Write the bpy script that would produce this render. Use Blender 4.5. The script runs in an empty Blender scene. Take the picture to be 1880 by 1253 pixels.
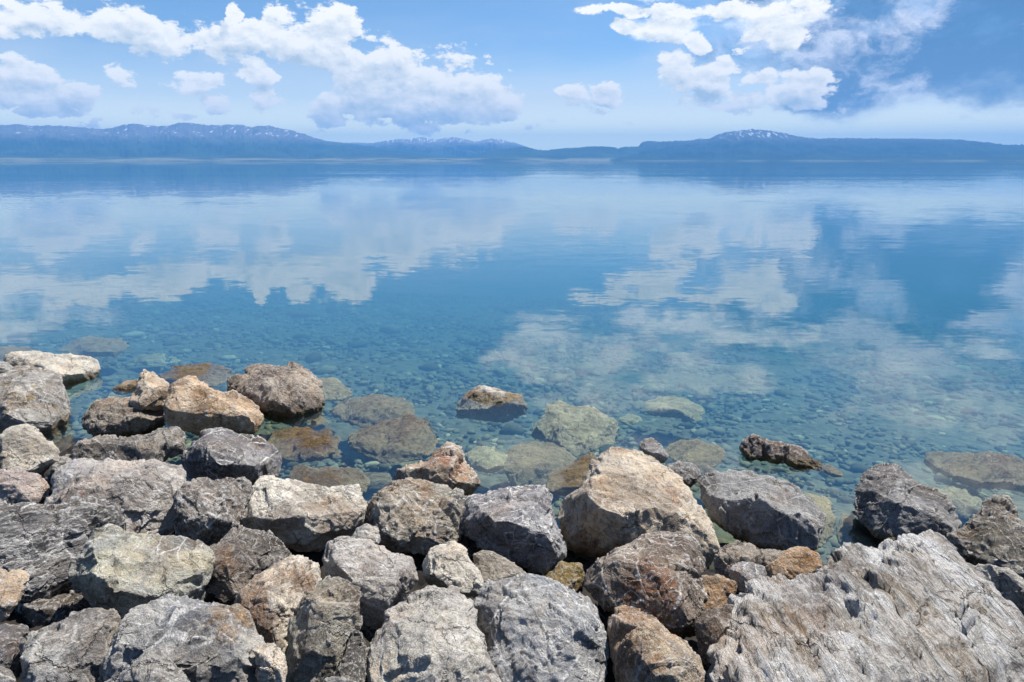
import bpy, bmesh, math, random
import numpy as np
from mathutils import Vector
from mathutils.geometry import delaunay_2d_cdt

# ------------------------------------------------------------------ camera
H = 2.2                       # eye height above the lake
F = 1253.0                    # focal length in photo pixels (1880 wide)
PITCH = math.atan(330.5 / F)
cp, sp = math.cos(PITCH), math.sin(PITCH)
sc = bpy.context.scene
COL = sc.collection
cam_d = bpy.data.cameras.new('camera')
cam = bpy.data.objects.new('camera', cam_d)
COL.objects.link(cam)
cam.location = (0, 0, H)
cam.rotation_euler = (math.pi / 2 - PITCH, 0, 0)
cam_d.sensor_width = 36
cam_d.lens = F / 1880 * 36
cam_d.clip_start = 0.05
cam_d.clip_end = 100000
sc.camera = cam

# ------------------------------------------------------------------ sun, exposure
SUN_EL, SUN_AZ = 60.0, 52.0   # degrees; azimuth to the right of the view direction
sun_d = bpy.data.lights.new('sun', 'SUN')
sun = bpy.data.objects.new('sun', sun_d)
COL.objects.link(sun)
sun_d.energy = 5.8
sun_d.angle = math.radians(0.5)
sun_d.color = (1.0, 0.95, 0.88)
_e, _a = math.radians(SUN_EL), math.radians(SUN_AZ)
SUN = Vector((math.cos(_e) * math.sin(_a), math.cos(_e) * math.cos(_a), math.sin(_e)))
sun.rotation_euler = SUN.to_track_quat('Z', 'Y').to_euler()
sc.view_settings.view_transform = 'Standard'
sc.view_settings.look = 'None'
sc.view_settings.exposure = 0.5
sc.view_settings.gamma = 1.0
sc.cycles.use_denoising = True
sc.cycles.use_adaptive_sampling = False
sc.cycles.max_bounces = 6
sc.cycles.diffuse_bounces = 3
sc.cycles.glossy_bounces = 2
sc.cycles.transmission_bounces = 3
sc.cycles.transparent_max_bounces = 8
sc.cycles.volume_bounces = 0
sc.cycles.caustics_reflective = False
sc.cycles.caustics_refractive = False
sc.cycles.sample_clamp_indirect = 6


def ray(px, py):
    u, v = (px - 940) / F, (626.5 - py) / F
    return np.array([u, cp + v * sp, -sp + v * cp])


def azel(px, py):
    d = ray(px, py)
    return math.degrees(math.atan2(d[0], d[1])), math.degrees(math.asin(d[2] / np.linalg.norm(d)))


# ------------------------------------------------------------------ node helper
class NT:
    def __init__(s, tree):
        s.t = tree
        s.N = tree.nodes
        s.L = tree.links

    def _in(s, sock, v):
        if v is None:
            return
        if isinstance(v, bpy.types.NodeSocket):
            s.L.new(v, sock)
        else:
            sock.default_value = v

    def m(s, op, a, b=None, c=None, clamp=False):
        n = s.N.new('ShaderNodeMath'); n.operation = op; n.use_clamp = clamp
        s._in(n.inputs[0], a); s._in(n.inputs[1], b); s._in(n.inputs[2], c)
        return n.outputs[0]

    def v(s, op, a, b=None, out=0):
        n = s.N.new('ShaderNodeVectorMath'); n.operation = op
        s._in(n.inputs[0], a); s._in(n.inputs[1], b)
        return n.outputs['Value' if op in ('DOT_PRODUCT', 'LENGTH', 'DISTANCE') else 'Vector']

    def scale(s, a, k):
        n = s.N.new('ShaderNodeVectorMath'); n.operation = 'SCALE'
        s._in(n.inputs[0], a); s._in(n.inputs['Scale'], k)
        return n.outputs[0]

    def xyz(s, x, y, z):
        n = s.N.new('ShaderNodeCombineXYZ')
        s._in(n.inputs[0], x); s._in(n.inputs[1], y); s._in(n.inputs[2], z)
        return n.outputs[0]

    def sep(s, a):
        n = s.N.new('ShaderNodeSeparateXYZ'); s._in(n.inputs[0], a)
        return n.outputs

    def noise(s, vec, sc_, det=4, rough=0.5, dist=0.0, col=False):
        n = s.N.new('ShaderNodeTexNoise')
        s._in(n.inputs['Vector'], vec); s._in(n.inputs['Scale'], sc_)
        n.inputs['Detail'].default_value = det
        n.inputs['Roughness'].default_value = rough
        n.inputs['Distortion'].default_value = dist
        return n.outputs['Color' if col else 'Fac']

    def voro(s, vec, sc_, feat='F1', out='Distance', rnd=1.0):
        n = s.N.new('ShaderNodeTexVoronoi'); n.feature = feat
        s._in(n.inputs['Vector'], vec); s._in(n.inputs['Scale'], sc_)
        n.inputs['Randomness'].default_value = rnd
        return n.outputs[out]

    def ss(s, x, a, b, lo=0.0, hi=1.0):
        n = s.N.new('ShaderNodeMapRange'); n.interpolation_type = 'SMOOTHSTEP'
        s._in(n.inputs[0], x)
        for i, q in enumerate((a, b, lo, hi)):
            s._in(n.inputs[i + 1], q)
        return n.outputs[0]

    def lin(s, x, a, b, lo=0.0, hi=1.0):
        n = s.N.new('ShaderNodeMapRange')
        s._in(n.inputs[0], x)
        for i, q in enumerate((a, b, lo, hi)):
            s._in(n.inputs[i + 1], q)
        return n.outputs[0]

    def mix(s, f, a, b, mode='MIX'):
        n = s.N.new('ShaderNodeMix'); n.data_type = 'RGBA'; n.blend_type = mode
        s._in(n.inputs['Factor'], f)
        A = [i for i in n.inputs if i.name == 'A' and i.type == 'RGBA'][0]
        B = [i for i in n.inputs if i.name == 'B' and i.type == 'RGBA'][0]
        s._in(A, tuple(a) + (1,) if isinstance(a, (tuple, list)) and len(a) == 3 else a)
        s._in(B, tuple(b) + (1,) if isinstance(b, (tuple, list)) and len(b) == 3 else b)
        return [o for o in n.outputs if o.type == 'RGBA'][0]

    def curve(s, x, pts, x0, x1, y0, y1):
        """y(x) through pts, as a Float Curve"""
        n = s.N.new('ShaderNodeFloatCurve')
        c = n.mapping.curves[0]
        q = [((a - x0) / (x1 - x0), (b - y0) / (y1 - y0)) for a, b in pts]
        c.points[0].location = q[0]; c.points[1].location = q[-1]
        for p in q[1:-1]:
            c.points.new(*p)
        for p in c.points:
            p.handle_type = 'VECTOR'
        n.mapping.use_clip = True
        n.mapping.update()
        s._in(n.inputs['Value'], s.lin(x, x0, x1))
        return s.m('MULTIPLY_ADD', n.outputs[0], y1 - y0, y0)


def new_mat(name):
    mt = bpy.data.materials.new(name); mt.use_nodes = True
    mt.node_tree.nodes.clear()
    nt = NT(mt.node_tree)
    out = nt.N.new('ShaderNodeOutputMaterial')
    return mt, nt, out


def principled(nt, out, col, rough=0.8, normal=None, spec=0.35):
    b = nt.N.new('ShaderNodeBsdfPrincipled')
    nt._in(b.inputs['Base Color'], tuple(col) + (1,) if isinstance(col, (tuple, list)) else col)
    nt._in(b.inputs['Roughness'], rough)
    nt._in(b.inputs['Specular IOR Level'], spec)
    if normal is not None:
        nt._in(b.inputs['Normal'], normal)
    nt.L.new(b.outputs[0], out.inputs['Surface'])
    return b


def bump(nt, h, strength=1.0, dist=0.01, normal=None):
    n = nt.N.new('ShaderNodeBump')
    n.inputs['Strength'].default_value = strength
    n.inputs['Distance'].default_value = dist
    nt._in(n.inputs['Height'], h)
    if normal is not None:
        nt._in(n.inputs['Normal'], normal)
    return n.outputs[0]


# ------------------------------------------------------------------ world: sky and clouds
world = bpy.data.worlds.new('World')
sc.world = world
world.use_nodes = True
world.node_tree.nodes.clear()
w = NT(world.node_tree)
sky = w.N.new('ShaderNodeTexSky')
sky.sky_type = 'NISHITA'
sky.sun_disc = False
sky.sun_elevation = math.radians(SUN_EL)
sky.sun_rotation = math.radians(SUN_AZ)
sky.altitude = 2000
sky.air_density = 1.0
sky.dust_density = 0.6
sky.ozone_density = 2.0
SKY_STRENGTH = 0.09
D = w.N.new('ShaderNodeTexCoord').outputs['Generated']
D = w.v('NORMALIZE', D)
dx, dy, dz = w.sep(D)
az = w.m('MULTIPLY', w.m('ARCTAN2', dx, dy), 180 / math.pi)
el = w.m('MULTIPLY', w.m('ARCSINE', dz), 180 / math.pi)
Dn = w.v('MULTIPLY', D, (1, 1, 1.7))
wc = w.v('SUBTRACT', w.noise(Dn, 9.0, 5, 0.6, col=True), (0.5, 0.5, 0.5))
wx, wy, wz = w.sep(wc)
fine = w.noise(Dn, 17.0, 10, 0.66)
fine_up = w.noise(w.v('ADD', Dn, (0.005, 0.0, 0.016)), 17.0, 10, 0.66)
def billow(vec):
    n = w.N.new('ShaderNodeTexVoronoi'); n.feature = 'F1'; n.normalize = True
    w.L.new(vec, n.inputs['Vector']); n.inputs['Scale'].default_value = 26
    n.inputs['Detail'].default_value = 3; n.inputs['Roughness'].default_value = 0.55
    return n.outputs['Distance']


bil = billow(w.v('ADD', Dn, w.scale(wc, 0.05)))
bil_up = billow(w.v('ADD', w.v('ADD', Dn, w.scale(wc, 0.05)), (0.004, 0.0, 0.012)))
big = w.noise(Dn, 6.0, 9, 0.60)

# cloud coverage: (px, py, rx, ry, weight) in photo pixels; the ones past the frame's top are known by their reflections
BL = [
    (50, 132, 72, 28, 1), (0, 170, 38, 20, .9), (140, 175, 44, 24, .95), (85, 180, 50, 18, .7), (95, 208, 50, 9, .6),
    (228, 130, 26, 18, .5), (350, 150, 52, 17, .8), (480, 150, 30, 17, .85), (478, 120, 15, 18, .4),
    (392, 194, 28, 19, .85), (335, 216, 24, 8, .5), (485, 190, 32, 20, .7), (285, 203, 28, 10, .7), (186, 232, 30, 10, .7),
    (592, 200, 32, 24, .6), (645, 185, 20, 18, .6), (700, 160, 70, 60, .8), (820, 165, 90, 55, 1.1), (905, 195, 62, 32, .9), (750, 225, 60, 12, .5),
    (610, 68, 40, 50, .9), (525, 60, 30, 38, .8), (433, 35, 9, 24, .75),
    (1072, 172, 28, 17, 1), (1118, 172, 32, 20, 1), (1085, 198, 30, 8, .4),
    (1240, 140, 32, 34, .9), (1298, 148, 30, 32, .9), (1270, 190, 60, 15, .6), (1335, 118, 42, 12, .75), (1395, 145, 34, 18, .8), (1370, 188, 40, 18, .85), (1430, 175, 18, 22, .6),
    (1478, 160, 42, 38, 1.1), (1300, 214, 12, 8, .4),
    (1175, 16, 75, 10, .6), (1235, 22, 40, 16, .7), (1222, 52, 38, 26, .75), (1150, 50, 25, 12, .8), (1290, 78, 22, 14, .7), (1385, 95, 22, 10, .7),
    (1350, 12, 60, 18, .7), (1440, 20, 70, 22, .8), (1412, 52, 30, 22, .55), (1450, 75, 32, 18, .7), (1395, 72, 22, 12, .55),
]
BR = [   # blobs seen only in the water: reflected pixel positions
    (60, 590, 140, 25, .6), (0, 560, 130, 30, .6),
    (1195, 520, 60, 22, .8), (1140, 522, 20, 8, .6), (1380, 540, 75, 32, .8), (1010, 580, 90, 14, .5), (1320, 600, 260, 26, .55),
    (1010, 625, 90, 26, 1.0), (1060, 665, 150, 40, 1.0), (1290, 690, 140, 36, 1.0), (920, 668, 40, 20, .6), (1100, 730, 160, 30, .55), (1150, 640, 130, 18, .4),
    (1750, 700, 260, 60, .35), (1650, 760, 220, 50, .35), (1790, 640, 60, 20, .5),
    (1780, 905, 160, 50, .95), (960, 850, 180, 60, .65), (1240, 850, 200, 50, .45), (1560, 930, 130, 40, .8), (760, 900, 80, 30, .4),
    (1350, 1020, 500, 50, .5),
]


def blob_chain(azs, els, lst):
    P = w.xyz(azs, els, 0.0)
    acc = None
    for (x, y, rx, ry, wt) in lst:
        a0, e0 = azel(x, y)
        a1, _ = azel(x + rx, y); _, e1 = azel(x, y - ry)
        e0r = e0
        ra, re = abs(a1 - a0), abs(e1 - e0)
        q = w.v('MULTIPLY', w.v('SUBTRACT', P, (a0, e0r, 0)), (1 / ra, 1 / re, 0))
        s_ = w.m('MULTIPLY_ADD', w.v('DOT_PRODUCT', q, q), -0.8 * wt, wt)
        acc = s_ if acc is None else w.m('MAXIMUM', acc, s_)
    return acc


BR2 = []
for (x, y, rx, ry, wt) in BR:     # mirror the elevation of reflected pixels
    a0, e0 = azel(x, y)
    # pixel with elevation -e0 at the same azimuth (may lie above the frame)
    t = math.tan(math.radians(-e0)) / math.cos(math.radians(a0))
    v = (sp + t * cp) / (cp - t * sp)
    yy = 626.5 - v * F
    u = math.tan(math.radians(a0)) * (cp + v * sp)
    BR2.append((940 + u * F, yy, rx * 1.1, ry * 1.25, wt))
BRX = blob_chain(w.m('MULTIPLY_ADD', wx, 6.0, az), w.m('MULTIPLY_ADD', wy, 4.0, el), BR2)

TOP = [(-300, 30), (-60, 30), (20, 8), (60, 0), (110, 8), (130, 25), (200, 14), (270, 28), (300, 45), (330, 50), (400, 52), (440, 50), (480, 48), (490, 25), (505, 18), (520, 30), (560, 32), (600, 24), (622, 40),
       (632, 72), (660, 100), (700, 98), (740, 100), (770, 125), (785, 130), (800, 112), (835, 104), (860, 130), (890, 150), (915, 158), (945, 185), (960, 214), (985, 235), (1100, 240)]
BOT = [(-300, 60), (0, 50), (60, 52), (120, 36), (200, 78), (260, 98), (330, 106), (440, 114), (500, 118), (560, 130), (600, 160), (650, 200), (700, 222), (800, 228), (880, 222), (960, 218), (985, 215), (1100, 200)]


def azel_curve(lst):
    return [azel(x, y) for x, y in lst]


wa = w.m('MULTIPLY_ADD', wx, 4.5, az)
we = w.m('MULTIPLY_ADD', wy, 3.0, el)
ATOP = w.curve(wa, azel_curve(TOP), -46, 8, -2, 14)
ABOT = w.curve(wa, azel_curve(BOT), -46, 8, -2, 14)


def coverage(azs, els):
    c = blob_chain(azs, els, BL)
    up = w.m('MULTIPLY', w.m('SUBTRACT', ATOP, els), 0.9)
    dn = w.m('MULTIPLY', w.m('SUBTRACT', els, ABOT), 0.75)
    band = w.m('MINIMUM', w.m('MINIMUM', up, dn), 1.0)
    return w.m('MAXIMUM', c, band)


C1 = coverage(wa, we)
C2 = coverage(w.m('ADD', wa, 0.3), w.m('ADD', we, 0.9))
NA = 5.2
NB = 2.3
D1 = w.m('ADD', w.m('MULTIPLY_ADD', bil, -NB, w.m('ADD', C1, NB * 0.36)), w.m('MULTIPLY_ADD', fine, NA, -NA * 0.5))
D2 = w.m('ADD', w.m('MULTIPLY_ADD', bil_up, -NB, w.m('ADD', C2, NB * 0.36)), w.m('MULTIPLY_ADD', fine_up, NA, -NA * 0.5))
crisp = w.ss(D1, -0.10, 0.38)
# sun from above: tops bright, what has cloud above it in soft shade
grad = w.ss(w.m('SUBTRACT', w.m('MINIMUM', C1, 1.3), w.m('MINIMUM', C2, 1.3)), -0.75, 0.55)
det = w.m('ADD', w.m('MULTIPLY', w.m('SUBTRACT', fine, fine_up), 3.0), w.m('MULTIPLY', w.m('SUBTRACT', bil_up, bil), 1.6))
thin = w.ss(D1, 1.6, 0.2, -0.12, 0.25)
litf = w.m('ADD', w.m('ADD', w.m('MULTIPLY_ADD', grad, 0.62, 0.18), det), thin, clamp=True)
cl_col = w.mix(litf, (0.42, 0.51, 0.57), (0.92, 0.89, 0.82))
# large soft grey-blue cloud to the right
GB = [(1640, 60, 280, 75, 1.1), (1560, 150, 110, 55, 1.0), (1490, 190, 70, 18, .9), (1700, 130, 160, 45, .95), (1830, 110, 130, 60, .9), (1800, 20, 200, 70, 1.1), (1500, 60, 140, 60, .5), (1400, 100, 120, 50, .35), (1600, -60, 400, 90, .9),
      (1850, -160, 260, 100, .8), (1780, 150, 150, 40, .9), (1900, 90, 120, 80, 1.0)]
G1 = w.m('ADD', blob_chain(w.m('MULTIPLY_ADD', wx, 4.0, az), w.m('MULTIPLY_ADD', wy, 3.0, el), GB), w.m('MULTIPLY_ADD', big, 4.0, -2.0))
gmask = w.ss(w.m('ADD', G1, w.m('MULTIPLY_ADD', fine, 1.6, -0.8)), -0.9, 0.9)
gl = w.noise(w.v('ADD', Dn, w.scale(wc, 0.12)), 8.0, 9, 0.62)
gcol = w.mix(w.ss(gl, 0.44, 0.62), (0.070, 0.165, 0.33), (0.66, 0.68, 0.76))
gcol = w.mix(w.ss(G1, 0.15, -0.5), gcol, (0.58, 0.65, 0.75))
# clouds overhead that only the water shows
bmask = w.ss(w.m('ADD', BRX, w.m('MULTIPLY_ADD', fine, 1.8, -0.9)), -0.25, 0.75)
bcol = w.mix(w.ss(fine, 0.35, 0.62), (0.50, 0.60, 0.72), (1.15, 1.12, 1.08))
# thin veil low over the far shore
veil_n = w.noise(w.v('MULTIPLY', D, (1, 1, 5)), 3.5, 5, 0.55)
veil = w.m('MULTIPLY', w.ss(veil_n, 0.38, 0.72), w.ss(el, 12.0, 3.0, 0.12, 0.6))

skyc = w.mix(1.0, sky.outputs[0], (0.88, 1.04, 1.12), 'MULTIPLY')
skyc = w.scale(skyc, SKY_STRENGTH)
c = w.mix(veil, skyc, (0.52, 0.58, 0.66))
c = w.mix(w.ss(el, 9.0, 1.5, 0.0, 0.85), c, (0.95, 0.95, 0.82))
c = w.mix(w.ss(el, 5.0, 1.0, 0.0, 0.9), c, (1.52, 1.50, 0.95))
c = w.mix(w.m('MULTIPLY', gmask, 0.9), c, gcol)
c = w.mix(w.m('MULTIPLY', bmask, 0.9), c, bcol)
c = w.mix(w.m('MULTIPLY', crisp, 0.95), c, cl_col)
c = w.scale(c, 1 / SKY_STRENGTH)
bg = w.N.new('ShaderNodeBackground')
bg.inputs['Strength'].default_value = SKY_STRENGTH
w.L.new(c, bg.inputs['Color'])
wo = w.N.new('ShaderNodeOutputWorld')
w.L.new(bg.outputs[0], wo.inputs['Surface'])
world.cycles.sampling_method = 'MANUAL'
world.cycles.sample_map_resolution = 512

# ------------------------------------------------------------------ numpy noise
_rng = np.random.RandomState(7)
_perm = np.concatenate([_rng.permutation(1024)] * 3).astype(np.int32)
_grad = _rng.normal(size=(1024, 3)).astype(np.float32)
_grad /= np.linalg.norm(_grad, axis=1)[:, None]
_cellr = _rng.uniform(-1, 1, size=(1024, 4)).astype(np.float32)


def _h(i, j, k):
    return _perm[_perm[_perm[i & 1023] + (j & 1023)] + (k & 1023)]


def perlin(P):
    Pi = np.floor(P).astype(np.int32)
    f = (P - Pi).astype(np.float32)
    u = f * f * f * (f * (f * 6 - 15) + 10)
    out = np.zeros(len(P), np.float32)
    for a in (0, 1):
        wa_ = u[:, 0] if a else 1 - u[:, 0]
        for b in (0, 1):
            wb = u[:, 1] if b else 1 - u[:, 1]
            for c_ in (0, 1):
                wc_ = u[:, 2] if c_ else 1 - u[:, 2]
                g = _grad[_h(Pi[:, 0] + a, Pi[:, 1] + b, Pi[:, 2] + c_)]
                out += wa_ * wb * wc_ * (g[:, 0] * (f[:, 0] - a) + g[:, 1] * (f[:, 1] - b) + g[:, 2] * (f[:, 2] - c_))
    return out * 1.5


def fbm(P, octv=4, gain=0.5, ridged=False):
    r = np.zeros(len(P), np.float32); amp = 1.0
    for o in range(octv):
        n = perlin(P * (2.03 ** o) + 17.3 * o)
        r += amp * ((1 - 2 * np.abs(n)) if ridged else n)
        amp *= gain
    return r


def chisel(P, tilt=0.6):
    """Worley cells, each a tilted plane: broken-stone facets with steps between them"""
    B = np.floor(P - 0.5).astype(np.int32)
    best = np.full(len(P), 1e9, np.float32); val = np.zeros(len(P), np.float32)
    for a in (0, 1):
        for b in (0, 1):
            for c_ in (0, 1):
                q = B + np.array([a, b, c_])
                r = _cellr[_h(q[:, 0], q[:, 1], q[:, 2])]
                dlt = P - (q + 0.5 + 0.38 * r[:, :3])
                d2 = (dlt * dlt).sum(1)
                t = r[:, 3] * 0.5 + tilt * (dlt[:, 0] * r[:, 1] + dlt[:, 1] * r[:, 2] + dlt[:, 2] * r[:, 0]) * 1.5
                m_ = d2 < best
                best[m_] = d2[m_]; val[m_] = t[m_]
    return val


def mesh_obj(name, V, Fc, mat, smooth=True):
    me = bpy.data.meshes.new(name)
    V = np.asarray(V, np.float32)
    Fc = np.asarray(Fc, np.int32)
    k = Fc.shape[1]
    me.vertices.add(len(V)); me.vertices.foreach_set('co', V.ravel())
    me.loops.add(Fc.size); me.loops.foreach_set('vertex_index', Fc.ravel())
    me.polygons.add(len(Fc))
    me.polygons.foreach_set('loop_start', np.arange(0, Fc.size, k, dtype=np.int32))
    me.polygons.foreach_set('loop_total', np.full(len(Fc), k, np.int32))
    me.update(calc_edges=True)
    me.validate()
    me.polygons.foreach_set('use_smooth', [smooth] * len(me.polygons))
    if mat:
        me.materials.append(mat)
    o = bpy.data.objects.new(name, me)
    COL.objects.link(o)
    return o


def grid_faces(nx, ny):
    i = np.arange(nx - 1)[:, None] * ny + np.arange(ny - 1)[None]
    i = i.ravel()
    return np.stack([i, i + ny, i + ny + 1, i + 1], 1)


# ------------------------------------------------------------------ terrain: bank and lakebed in one sheet
def shore_y(X):
    return np.where(X < 0, 4.25 - 0.42 * np.maximum(X, -9), 4.25 - 0.14 * np.minimum(X, 12))


def bank_z(X, Y):
    s = Y - shore_y(X)
    land = np.where(s > -0.5, 0.66 * -s - 0.42, np.minimum(-0.24 * (s + 0.5), 1.3) - 0.09)
    wat = -0.42 - 0.085 * np.minimum(s, 20) - 0.12 * np.clip(s - 20, 0, 200)
    return np.where(s < 0, land, wat)


xs = np.concatenate([-np.geomspace(16000, 9, 40), np.linspace(-8.5, 8.5, 420), np.geomspace(9, 16000, 40)])
ys = np.concatenate([-np.geomspace(4000, 2, 24), np.linspace(-1.0, 16, 420), np.geomspace(17, 17000, 40)])
X, Y = np.meshgrid(xs, ys, indexing='ij')
Xf, Yf = X.ravel(), Y.ravel()
Z = bank_z(Xf, Yf)
near = (np.abs(Xf) < 12) & (Yf < 18) & (Yf > -3)
P3 = np.stack([Xf, Yf, Z * 0 + 0.3], 1).astype(np.float32)
amp = np.clip((shore_y(Xf) + 0.6 - Yf), 0, 1)
lump = chisel(P3 * 2.6, 0.5) * 0.10 + chisel(P3 * 9.0, 0.8) * 0.05 + fbm(P3 * 5, 4) * 0.05
Z = Z + np.where(near, lump * (0.15 + 0.85 * amp) * 0.8, 0) + np.where(near, fbm(P3 * 0.8, 2) * 0.05, 0)

mt, nt, out = new_mat('lakebed_gravel')
pos = nt.N.new('ShaderNodeNewGeometry').outputs['Position']
vc = nt.voro(pos, 9.0, out='Color'); vd = nt.voro(pos, 9.0)
g = nt.noise(pos, 3.0, 6, 0.6)
cc = nt.mix(nt.sep(vc)[0], (0.04, 0.045, 0.035), (0.15, 0.16, 0.12))
cc = nt.mix(nt.ss(g, 0.35, 0.65), cc, (0.12, 0.12, 0.09))
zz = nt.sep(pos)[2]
cc = nt.mix(nt.ss(zz, -0.25, 0.05), cc, nt.mix(nt.ss(g, 0.4, 0.6), (0.006, 0.005, 0.004), (0.025, 0.019, 0.013)))  # bank above water coloured near black, in place of shade between the boulders
principled(nt, out, cc, 0.85, bump(nt, nt.m('SUBTRACT', nt.m('MULTIPLY', g, 0.6), vd), 0.8, 0.05))
ground = mesh_obj('lakebed_and_bank', np.stack([Xf, Yf, Z], 1), grid_faces(len(xs), len(ys)), mt)
ground['kind'] = 'structure'

# ------------------------------------------------------------------ water
mt, nt, out = new_mat('lake_water')
pos = nt.N.new('ShaderNodeNewGeometry').outputs['Position']
px_, py_, pz_ = nt.sep(pos)
w1 = nt.noise(nt.v('MULTIPLY', pos, (0.55, 1.9, 1)), 1.0, 3, 0.55, col=True)
w2 = nt.noise(nt.v('MULTIPLY', pos, (3.0, 9.0, 1)), 1.0, 3, 0.5, col=True)
w3 = nt.noise(nt.v('MULTIPLY', pos, (0.05, 0.16, 1)), 1.0, 2, 0.5, col=True)
patch = nt.noise(nt.v('MULTIPLY', pos, (0.004, 0.05, 1)), 1.0, 3, 0.5)
patch = nt.ss(patch, 0.35, 0.62, 0.3, 1.8)
dist = nt.v('LENGTH', pos)
sl = nt.v('ADD', nt.scale(nt.v('SUBTRACT', w1, (.5, .5, .5)), nt.m('MULTIPLY', patch, 0.022)),
          nt.scale(nt.v('SUBTRACT', w2, (.5, .5, .5)), nt.m('MULTIPLY', patch, 0.028)))
sl = nt.v('ADD', sl, nt.scale(nt.v('SUBTRACT', w3, (.5, .5, .5)), nt.ss(dist, 30, 400, 0.005, 0.022)))
sx, sy, _ = nt.sep(sl)
nrm = nt.v('NORMALIZE', nt.xyz(nt.m('MULTIPLY', sx, 0.6), sy, 1.0))
fr = nt.N.new('ShaderNodeFresnel'); fr.inputs['IOR'].default_value = 1.40
nt.L.new(nrm, fr.inputs['Normal'])
gl_ = nt.N.new('ShaderNodeBsdfGlossy'); gl_.inputs['Roughness'].default_value = 0.0
gl_.inputs['Color'].default_value = (1, 1, 1, 1)
nt.L.new(nrm, gl_.inputs['Normal'])
tr = nt.N.new('ShaderNodeBsdfTransparent')
mx = nt.N.new('ShaderNodeMixShader')
nt.L.new(fr.outputs[0], mx.inputs[0]); nt.L.new(tr.outputs[0], mx.inputs[1]); nt.L.new(gl_.outputs[0], mx.inputs[2])
nt.L.new(mx.outputs[0], out.inputs['Surface'])
vs = nt.N.new('ShaderNodeVolumeScatter')
vs.inputs['Color'].default_value = (0.08, 0.37, 0.82, 1)
vs.inputs['Density'].default_value = 0.25
vs.inputs['Anisotropy'].default_value = 0.0
va = nt.N.new('ShaderNodeVolumeAbsorption')
va.inputs['Color'].default_value = (0.02, 0.62, 0.78, 1)
va.inputs['Density'].default_value = 0.36
ad = nt.N.new('ShaderNodeAddShader')
nt.L.new(vs.outputs[0], ad.inputs[0]); nt.L.new(va.outputs[0], ad.inputs[1])
nt.L.new(ad.outputs[0], out.inputs['Volume'])
LX, LY0, LY1, LZ = 15500, -3500, 16500, -40
bv = [(-LX, LY0, LZ), (LX, LY0, LZ), (LX, LY1, LZ), (-LX, LY1, LZ), (-LX, LY0, 0), (LX, LY0, 0), (LX, LY1, 0), (-LX, LY1, 0)]
bf = [(3, 2, 1, 0), (4, 5, 6, 7), (0, 1, 5, 4), (1, 2, 6, 5), (2, 3, 7, 6), (3, 0, 4, 7)]
lake = mesh_obj('lake_water', bv, bf, mt, smooth=False)
lake['kind'] = 'structure'

# ------------------------------------------------------------------ mountains
def mountain_mat(name, forest, high, plain, snow_lo, snow_amt, ptop=14):
    mt, nt, out = new_mat(name)
    pos = nt.N.new('ShaderNodeNewGeometry').outputs['Position']
    nor = nt.N.new('ShaderNodeNewGeometry').outputs['Normal']
    z = nt.sep(pos)[2]
    n1 = nt.noise(pos, 0.002, 6, 0.6)
    n2 = nt.noise(pos, 0.012, 5, 0.6)
    n3 = nt.noise(nt.v('MULTIPLY', pos, (1.5, 0.3, 0.5)), 0.014, 7, 0.72)
    c_ = nt.mix(nt.ss(n1, 0.4, 0.6), forest, tuple(x * 1.5 for x in forest))
    c_ = nt.mix(nt.ss(nt.m('MULTIPLY_ADD', n2, 160, z), snow_lo - 40, snow_lo + 160), c_, high)
    c_ = nt.mix(nt.m('MULTIPLY', nt.ss(nt.m('MULTIPLY_ADD', n2, ptop * 0.8, z), ptop * 1.6, ptop * 1.0), nt.ss(n1, 0.40, 0.56)), c_, plain)
    sn = nt.m('MULTIPLY', nt.ss(n3, 0.58 - snow_amt, 0.64 - snow_amt), nt.ss(nt.m('MULTIPLY_ADD', n2, 120, z), snow_lo + 60, snow_lo + 150))
    c_ = nt.mix(sn, c_, (0.85, 0.88, 0.92))
    principled(nt, out, c_, 0.95, spec=0.1)
    return mt


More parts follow.
